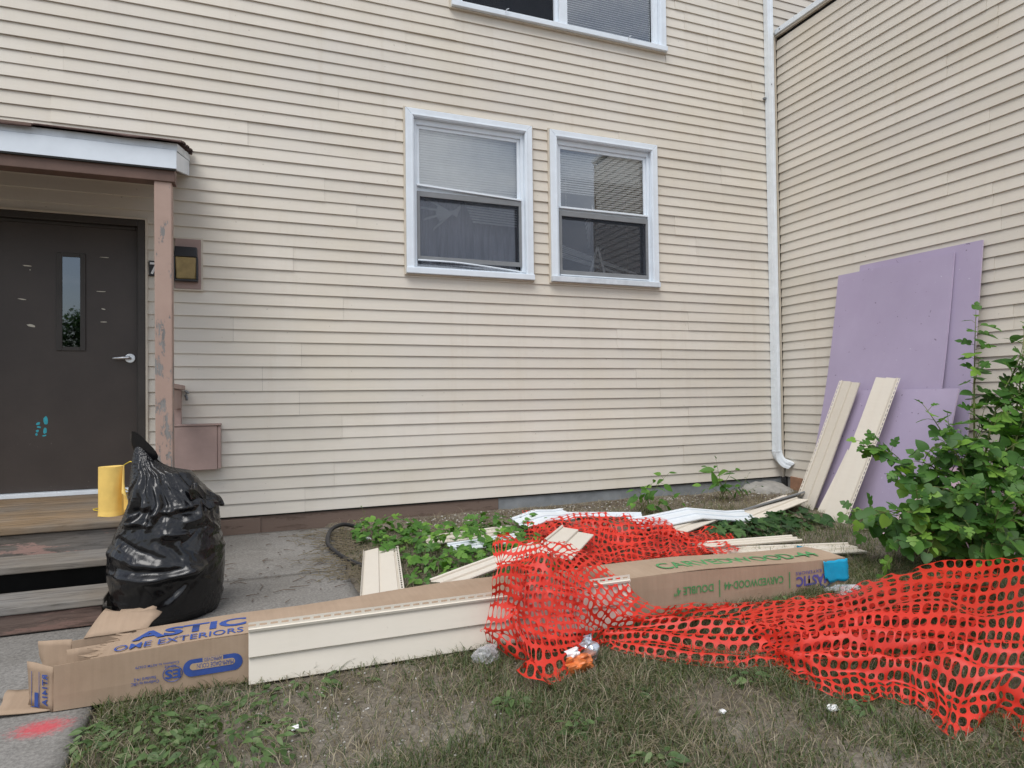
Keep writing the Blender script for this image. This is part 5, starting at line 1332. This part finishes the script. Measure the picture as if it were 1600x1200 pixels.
def plant(name, label, cat, base, tips, shapes, mat, size, step, max_leaf=300, sag=.12, stem_r=.008, group=None, start=.25, twigs=0):
    rt = thing(name, label, cat, base, group); og = Vector(base)
    protos = leaf_protos('leaf', shapes, mat); places = []; mb = MB()
    def along(pts, r0, st):
        Lg = sum((pts[i + 1] - pts[i]).length for i in range(len(pts) - 1)); k = max(2, int(Lg * (1 - st) / step))
        for i in range(k + 1):
            t = st + (1 - st) * i / k; q = t * (len(pts) - 1); a = int(min(q, len(pts) - 2)); p = pts[a].lerp(pts[a + 1], q - a); d = (pts[a + 1] - pts[a]).normalized()
            az = i * 2.4 + random.uniform(-.5, .5); side = d.orthogonal().normalized(); side.rotate(Matrix.Rotation(az, 3, d))
            out = (side * .9 + d * .35 + Vector((-.25, -.35, .05))).normalized()
            if i == k: out = (d + Vector((0, 0, -.2))).normalized()
            pet = p + out * size * .35 * random.uniform(.5, 1.1)
            ld = (out + Vector((random.uniform(-.3, .3), random.uniform(-.3, .3), random.uniform(-.75, -.05)))).normalized()
            up = (Vector((-.25, -.55, 1)) + Vector((random.uniform(-.5, .5), random.uniform(-.5, .5), 0))).normalized()
            sc = size * random.uniform(.62, 1.15) * (1 if i < k - 1 else .55)
            places.append((pet, rotm(ld, up, random.uniform(-.4, .4)), sc)); mb.tube([p, pet], [.0018, .0013], 4, False)
    for tp_ in tips:
        b0 = Vector(base) + Vector((random.uniform(-.05, .05), random.uniform(-.05, .05), 0))
        pts = curve_pts(b0, tp_, sag * random.uniform(.4, 1.2)); mb.tube(pts, [stem_r * (1 - .8 * i / 8) for i in range(9)], 6); along(pts, stem_r, start)
        for q in range(twigs):
            i = random.randint(3, 7); d = (pts[i] - pts[i - 1]).normalized() + Vector((random.uniform(-1, 1), random.uniform(-1, .5), random.uniform(-.3, .7))) * .9
            e = pts[i] + d.normalized() * random.uniform(.16, .34); tw = curve_pts(pts[i], e, .02, 5); mb.tube(tw, [stem_r * .35 * (1 - .7 * k / 4) for k in range(5)], 5); along(tw, .002, .3)
    mb.build('stem', M['stem'], rt, smooth=True)
    cp = Vector(cam.matrix_world.translation); places.sort(key=lambda q: (q[0] - cp).length)
    for i, (p, R_, sc) in enumerate(places[:max_leaf]):
        if p.z < float(G(p.x, p.y)) + .01: continue
        o = bpy.data.objects.new('leaf', protos[i % len(protos)]); COL.objects.link(o); o.parent = rt
        o.matrix_local = Matrix.Translation(p - og) @ (R_.to_4x4() @ Matrix.Scale(sc, 4))
    rest = places[max_leaf:]
    if rest:
        lj = LeafJoin()
        for (p, R_, sc) in rest: lj.add(random.choice(shapes), p, R_, sc)
        o = obj('leaves', lj.v, lj.f, mat, rt, smooth=True, attr=lj.r); o['kind'] = 'stuff'
    return rt
TIPS = [(-.69, -2.6, 1.50), (-1.75, -2.5, .61), (-1.25, -2.6, .84), (-.31, -2.7, 1.41), (-.24, -2.6, .99), (-1.67, -2.7, .41), (-1.86, -2.7, .17), (-1.88, -2.6, .03), (-1.49, -2.7, .48), (-1.32, -2.8, .61), (-.93, -2.8, .59), (-.52, -2.8, .62),
        (-1.73, -2.95, -.04), (-1.4, -3.05, -.10), (-1.03, -3.05, -.10), (-1.94, -2.9, .03), (-1.5, -3.0, .27), (-1.14, -3.0, .24), (-1.83, -2.9, .2), (-.7, -3.0, .35), (-.5, -3.1, .1), (-.2, -2.9, .8), (-.45, -2.75, 1.15), (-1.3, -3.1, .08), (-.8, -3.1, 0.02), (-1.6, -2.95, .12), (-.15, -3.05, .45), (-1.05, -2.85, .42), (-.62, -2.9, .85)]
plant('mulberry_bush', 'big green bush with lobed leaves in front of the purple boards', 'bush', (-1.05, -2.78, -.19), TIPS, MULB, M['leaf'], .118, .044, 300, .16, .011, twigs=3, start=.22)
sg = 'saplings by the foundation'
plant('sapling', 'young sapling with oval leaves rising tallest by the grey foundation', 'sapling', (-1.22, -.42, -.135), [(-1.28, -.42, .27), (-1.38, -.44, .20), (-1.06, -.40, .15), (-1.45, -.45, .04), (-1.0, -.45, -.02), (-1.15, -.5, .02)], OVATE, M['leaf_weed'], .15, .06, 120, .05, .004, sg)
plant('sapling', 'low sapling with dark oval leaves left of the tallest one', 'sapling', (-2.28, -.62, -.14), [(-2.0, -.6, .19), (-2.15, -.6, .14), (-2.34, -.62, .07), (-2.0, -.62, .0), (-2.42, -.7, -.02), (-2.2, -.75, -.02), (-1.95, -.7, -.05)], OVATE, M['leaf_weed'], .14, .055, 120, .05, .004, sg)
plant('sapling', 'wilting grey green seedlings near the downspout corner', 'sapling', (-.88, -.36, -.135), [(-.80, -.33, .10), (-.95, -.38, .03), (-1.05, -.45, -.05), (-.72, -.4, -.02)], OVATE, M['leaf_dark'], .05, .045, 120, .03, .003, sg)
plant('sapling', 'thin sprout against the wall at the left of the weeds', 'sapling', (-4.72, -.40, -.13), [(-4.78, -.36, .05), (-4.62, -.42, -.02), (-4.85, -.5, -.02)], OVATE, M['leaf_weed'], .045, .04, 80, .03, .003, sg)

def ground_patch(name, label, spots, shapes, mat, nleaf, size, hgt, seed):
    """low leafy ground cover nobody could count"""
    lj = LeafJoin(); mb = []
    for (cx, cy, rx_, ry_, wt) in spots:
        for _ in range(int(nleaf * wt)):
            r_ = math.sqrt(random.random()); a = random.uniform(0, 6.283); x, y = cx + rx_ * r_ * math.cos(a), cy + ry_ * r_ * math.sin(a)
            z = float(G(x, y)) + .008 + hgt * random.random() * (1 - r_ * .6); d = Vector((math.cos(a), math.sin(a), random.uniform(-.5, .25))) + Vector((random.uniform(-.8, .8), random.uniform(-1.1, .4), 0))
            lj.add(random.choice(shapes), (x, y, z), rotm(d, (random.uniform(-.4, .4), random.uniform(-.9, .1), 1)), size * random.uniform(.5, 1.15))
    o = obj(name, lj.v, lj.f, mat, smooth=True, attr=lj.r); o['kind'] = 'stuff'; o['label'] = label; return o
ground_patch('ground_weeds', 'leafy creeping weeds behind the carton', [(-4.62, -.72, .28, .28, .9), (-4.25, -1.25, .50, .50, 1.8), (-3.9, -1.75, .35, .38, .8), (-3.75, -.85, .38, .22, .7), (-4.45, -1.85, .3, .3, .5)], MULB + OVATE, M['leaf_weed'], 150, .072, .20, 1)
ground_patch('ground_weeds', 'dark cut leaves lying right of the netting heap', [(-1.9, -1.62, .42, .2, 1.0), (-1.35, -1.50, .3, .2, .7)], OVATE + MULB, M['leaf_dark'], 130, .10, .12, 2)
ground_patch('ground_weeds', 'broadleaf weeds beside the pavement edge', [(-5.95, -3.15, .22, .18, 1.1), (-5.72, -3.38, .30, .22, 1.0), (-5.95, -3.7, .3, .3, .9), (-5.45, -3.06, .3, .08, .35), (-4.54, -3.7, .07, .05, .12), (-3.72, -3.63, .10, .06, .14), (-4.24, -3.58, .05, .05, .05), (-3.45, -3.98, .12, .07, .15), (-2.92, -2.96, .05, .03, .1), (-4.42, -3.98, .08, .05, .1), (-4.70, -3.47, .06, .05, .25)], LANCE + OVATE, M['leaf_low'], 190, .045, .04, 3)

# ---- lawn: green and dry blades, thin on the bare patches
def blades(name, N, area, dens, hmin, hmax, wid, mat, lay, seed, label):
    r = np.random.default_rng(seed); x = r.uniform(area[0], area[1], N); y = r.uniform(area[2], area[3], N)
    keep = dens(x, y) > r.random(N)
    keep &= ~((x < -5.02) & (y > -2.70) | (x < -6.15)); keep &= (x < -.02) & (y < -.02)
    keep &= ~((x > -6.29) & (x < -2.38) & (y > -2.87) & (y < -2.61))
    x = x[keep]; y = y[keep]; n = len(x); z = Gb(x, y) - .004
    h = r.uniform(hmin, hmax, n) * (.7 + .6 * (fbm(n3(x * 3, y * 3, seed), 2) * .5 + .5)); a = r.uniform(0, 6.283, n); ln = r.uniform(lay[0], lay[1], n); b = a + r.uniform(-.9, .9, n)
    dx, dy = np.cos(a), np.sin(a); px, py = -np.sin(a), np.cos(a); w_ = wid * r.uniform(.6, 1.3, n)
    P = []
    for (t, ws) in ((0, 1), (.45, .85), (.8, .5)):
        s_ = h * t; lean = s_ * (ln * (.35 + .65 * t)); up = s_ * np.sqrt(np.maximum(.02, 1 - np.minimum(.98, ln * (.35 + .65 * t)) ** 2))
        cx = x + dx * lean + np.cos(b) * .15 * s_ * t; cy = y + dy * lean + np.sin(b) * .15 * s_ * t
        for sg_ in (-1, 1): P.append(np.stack([cx + px * w_ * ws * sg_, cy + py * w_ * ws * sg_, z + up], -1))
    s_ = h; lean = s_ * ln; P.append(np.stack([x + dx * lean + np.cos(b) * .15 * s_, y + dy * lean + np.sin(b) * .15 * s_, z + s_ * np.sqrt(np.maximum(.02, 1 - np.minimum(.98, ln) ** 2))], -1))
    V = np.stack(P, 1).reshape(-1, 3); o = np.arange(n)[:, None] * 7
    T = np.concatenate([np.concatenate([o + i, o + j, o + k], 1)[:, None] for i, j, k in ((0, 1, 3), (0, 3, 2), (2, 3, 5), (2, 5, 4), (4, 5, 6))], 1).reshape(-1, 3)
    ob = obj(name, V, T, mat, smooth=True, attr=np.repeat(r.random(n), 7)); ob['kind'] = 'stuff'; ob['label'] = label; return ob
def bare(x, y):     # 0 on the bare patches, 1 on full turf
    d = fbm(n3(x * 1.5 + 4, y * 1.9), 3) * .9 + .35 * fbm(n3(x * 6, y * 6, 9), 2)
    for (cx, cy, r_) in ((-5.35, -3.15, .32), (-5.1, -3.45, .25), (-5.45, -3.5, .25), (-3.95, -3.75, .22)):
        d = d - .75 * np.exp(-((x - cx) ** 2 + (y - cy) ** 2) / r_ ** 2)
    return np.clip(.72 + d * 1.4, .10, 1)
front_area = (-6.2, -.9, -5.3, -2.55)
blades('lawn_grass', 170000, front_area, lambda x, y: bare(x, y) * .95, .025, .075, .0019, M['grass'], (.35, .97), 11, 'short green lawn grass in front of the carton')
blades('dry_grass', 115000, front_area, lambda x, y: .25 + .55 * bare(x, y), .025, .085, .0014, M['straw'], (.72, .995), 12, 'dry straw coloured grass lying over the lawn')
rear_area = (-5.05, -.05, -2.6, -.05)
def rear(x, y):
    t = .22 + .4 * np.clip((x + 2.4) / .6, 0, 1) * np.clip((-1.55 - y) / .3, 0, 1) + .55 * np.exp(-(((x + 4.1) / .7) ** 2 + ((y + 1.5) / .6) ** 2))
    return np.clip(t + .25 * fbm(n3(x * 2, y * 2, 5), 2), .02, 1) * np.clip((-.25 - y) / .6, .05, 1)
blades('lawn_grass', 42000, rear_area, rear, .03, .085, .0018, M['grass'], (.3, .95), 13, 'longer green grass behind the carton')
blades('dry_grass', 36000, rear_area, lambda x, y: .30 + .25 * fbm(n3(x * 3, y * 3, 8), 2), .03, .12, .0014, M['straw'], (.8, .997), 14, 'dry litter on the soil by the foundation')
# straw pile spilling on the concrete edge by the hose
blades_area = (-5.35, -4.75, -1.75, -.3)
r = np.random.default_rng(5); mb = MB()
for _ in range(520):
    x = r.normal(-5.02, .13); y = r.uniform(-1.7, -.35); a = r.uniform(0, 6.283); l = r.uniform(.03, .16); z = float(G(x, y)) + .006 + r.random() * .03
    mb.tube([(x, y, z), (x + l * .5 * math.cos(a), y + l * .5 * math.sin(a), z + .012 * r.random()), (x + l * math.cos(a + .3), y + l * math.sin(a + .3), z + .01 * r.random())], [.002, .0018, .001], 4, False)
tag(mb.build('straw_litter', M['straw'], smooth=True), 'brown straw and stalks spilling over the concrete edge', kind='stuff')
mb = MB()
for _ in range(90):
    x = r.uniform(-6.0, -5.1); y = r.uniform(-2.5, -.2); a = r.uniform(0, 6.283); l = r.uniform(.02, .16) * (.5 if _ % 3 else 1); z = float(G(x, y)) + .006
    mb.tube([(x, y, z), (x + l * .5 * math.cos(a), y + l * .5 * math.sin(a), z + .006), (x + l * math.cos(a + .25), y + l * math.sin(a + .25), z + .003)], [.0022, .002, .0012], 4, False)
for _ in range(620):
    x = r.uniform(-4.9, -.2); y = -.04 - abs(r.normal(0, .42)); a = r.uniform(0, 6.283); l = r.uniform(.02, .12); z = float(Gb(x, y)) + .006
    mb.tube([(x, y, z), (x + l * .5 * math.cos(a), y + l * .5 * math.sin(a), z + .01), (x + l * math.cos(a + .25), y + l * math.sin(a + .25), z + .004)], [.0025, .002, .0012], 4, False)
tag(mb.build('twigs', M['twig'], smooth=True), 'dry twigs scattered on the concrete and along the wall', kind='stuff')
mb = MB()
for _ in range(700):
    q = r.random()
    if q < .55: x, y, s_ = r.uniform(-4.4, -.3), -.05 - abs(r.normal(0, .25)), r.uniform(.004, .014)
    else: x, y, s_ = r.normal(-5.3, .45), r.normal(-3.35, .25), r.uniform(.002, .007)
    if x < -6.1 or y > -.03: continue
    z = float(Gb(x, y)) + s_ * .3; e = [Vector((r.uniform(.6, 1.2) * s_ * a, r.uniform(.6, 1.2) * s_ * b, r.uniform(.5, .9) * s_ * c)) for a, b, c in ((1, 0, 0), (-1, 0, 0), (0, 1, 0), (0, -1, 0), (0, 0, 1), (0, 0, -1))]
    mb.add([Vector((x, y, z)) + p for p in e], [(0, 2, 4), (2, 1, 4), (1, 3, 4), (3, 0, 4), (2, 0, 5), (1, 2, 5), (3, 1, 5), (0, 3, 5)])
tag(mb.build('pebbles', M['pebble']), 'pale pebbles and chips along the foundation and on bare soil', kind='stuff')

# ---- a tree across the yard, seen only as the reflection in the door glass
tr = thing('yard_tree', 'tall leafy tree across the yard mirrored in the door glass', 'tree', (-12.3, -28, -.29))
MB().tube([(-12.3, -28, -.35), (-12.25, -28, 1.2), (-12.35, -28.1, 2.6), (-12.3, -28, 4.2)], [.22, .17, .13, .05], 10).build('trunk', M['bark'], tr, smooth=True)
lj = LeafJoin()
for _ in range(5200):
    c = random.choice([(0, 0, 3.0, 1.2), (.7, .2, 2.3, .9), (-.9, -.1, 2.5, 1.0), (.1, .1, 4.0, .9), (-.4, .5, 3.5, .9), (.6, -.3, 3.4, .8)])
    v = Vector((random.gauss(0, 1), random.gauss(0, 1), random.gauss(0, 1))).normalized() * c[3] * random.random() ** .4
    lj.add(random.choice(OVATE), (-12.3 + c[0] * 1.2 + v.x * 1.2, -28 + c[1] + v.y, c[2] * 1.12 + v.z), rotm((random.gauss(0, 1), random.gauss(0, 1), random.gauss(0, .6)), (0, 0, 1)), random.uniform(.14, .26))
o = obj('crown', lj.v, lj.f, M['leaf_dark'], tr, smooth=True, attr=lj.r)
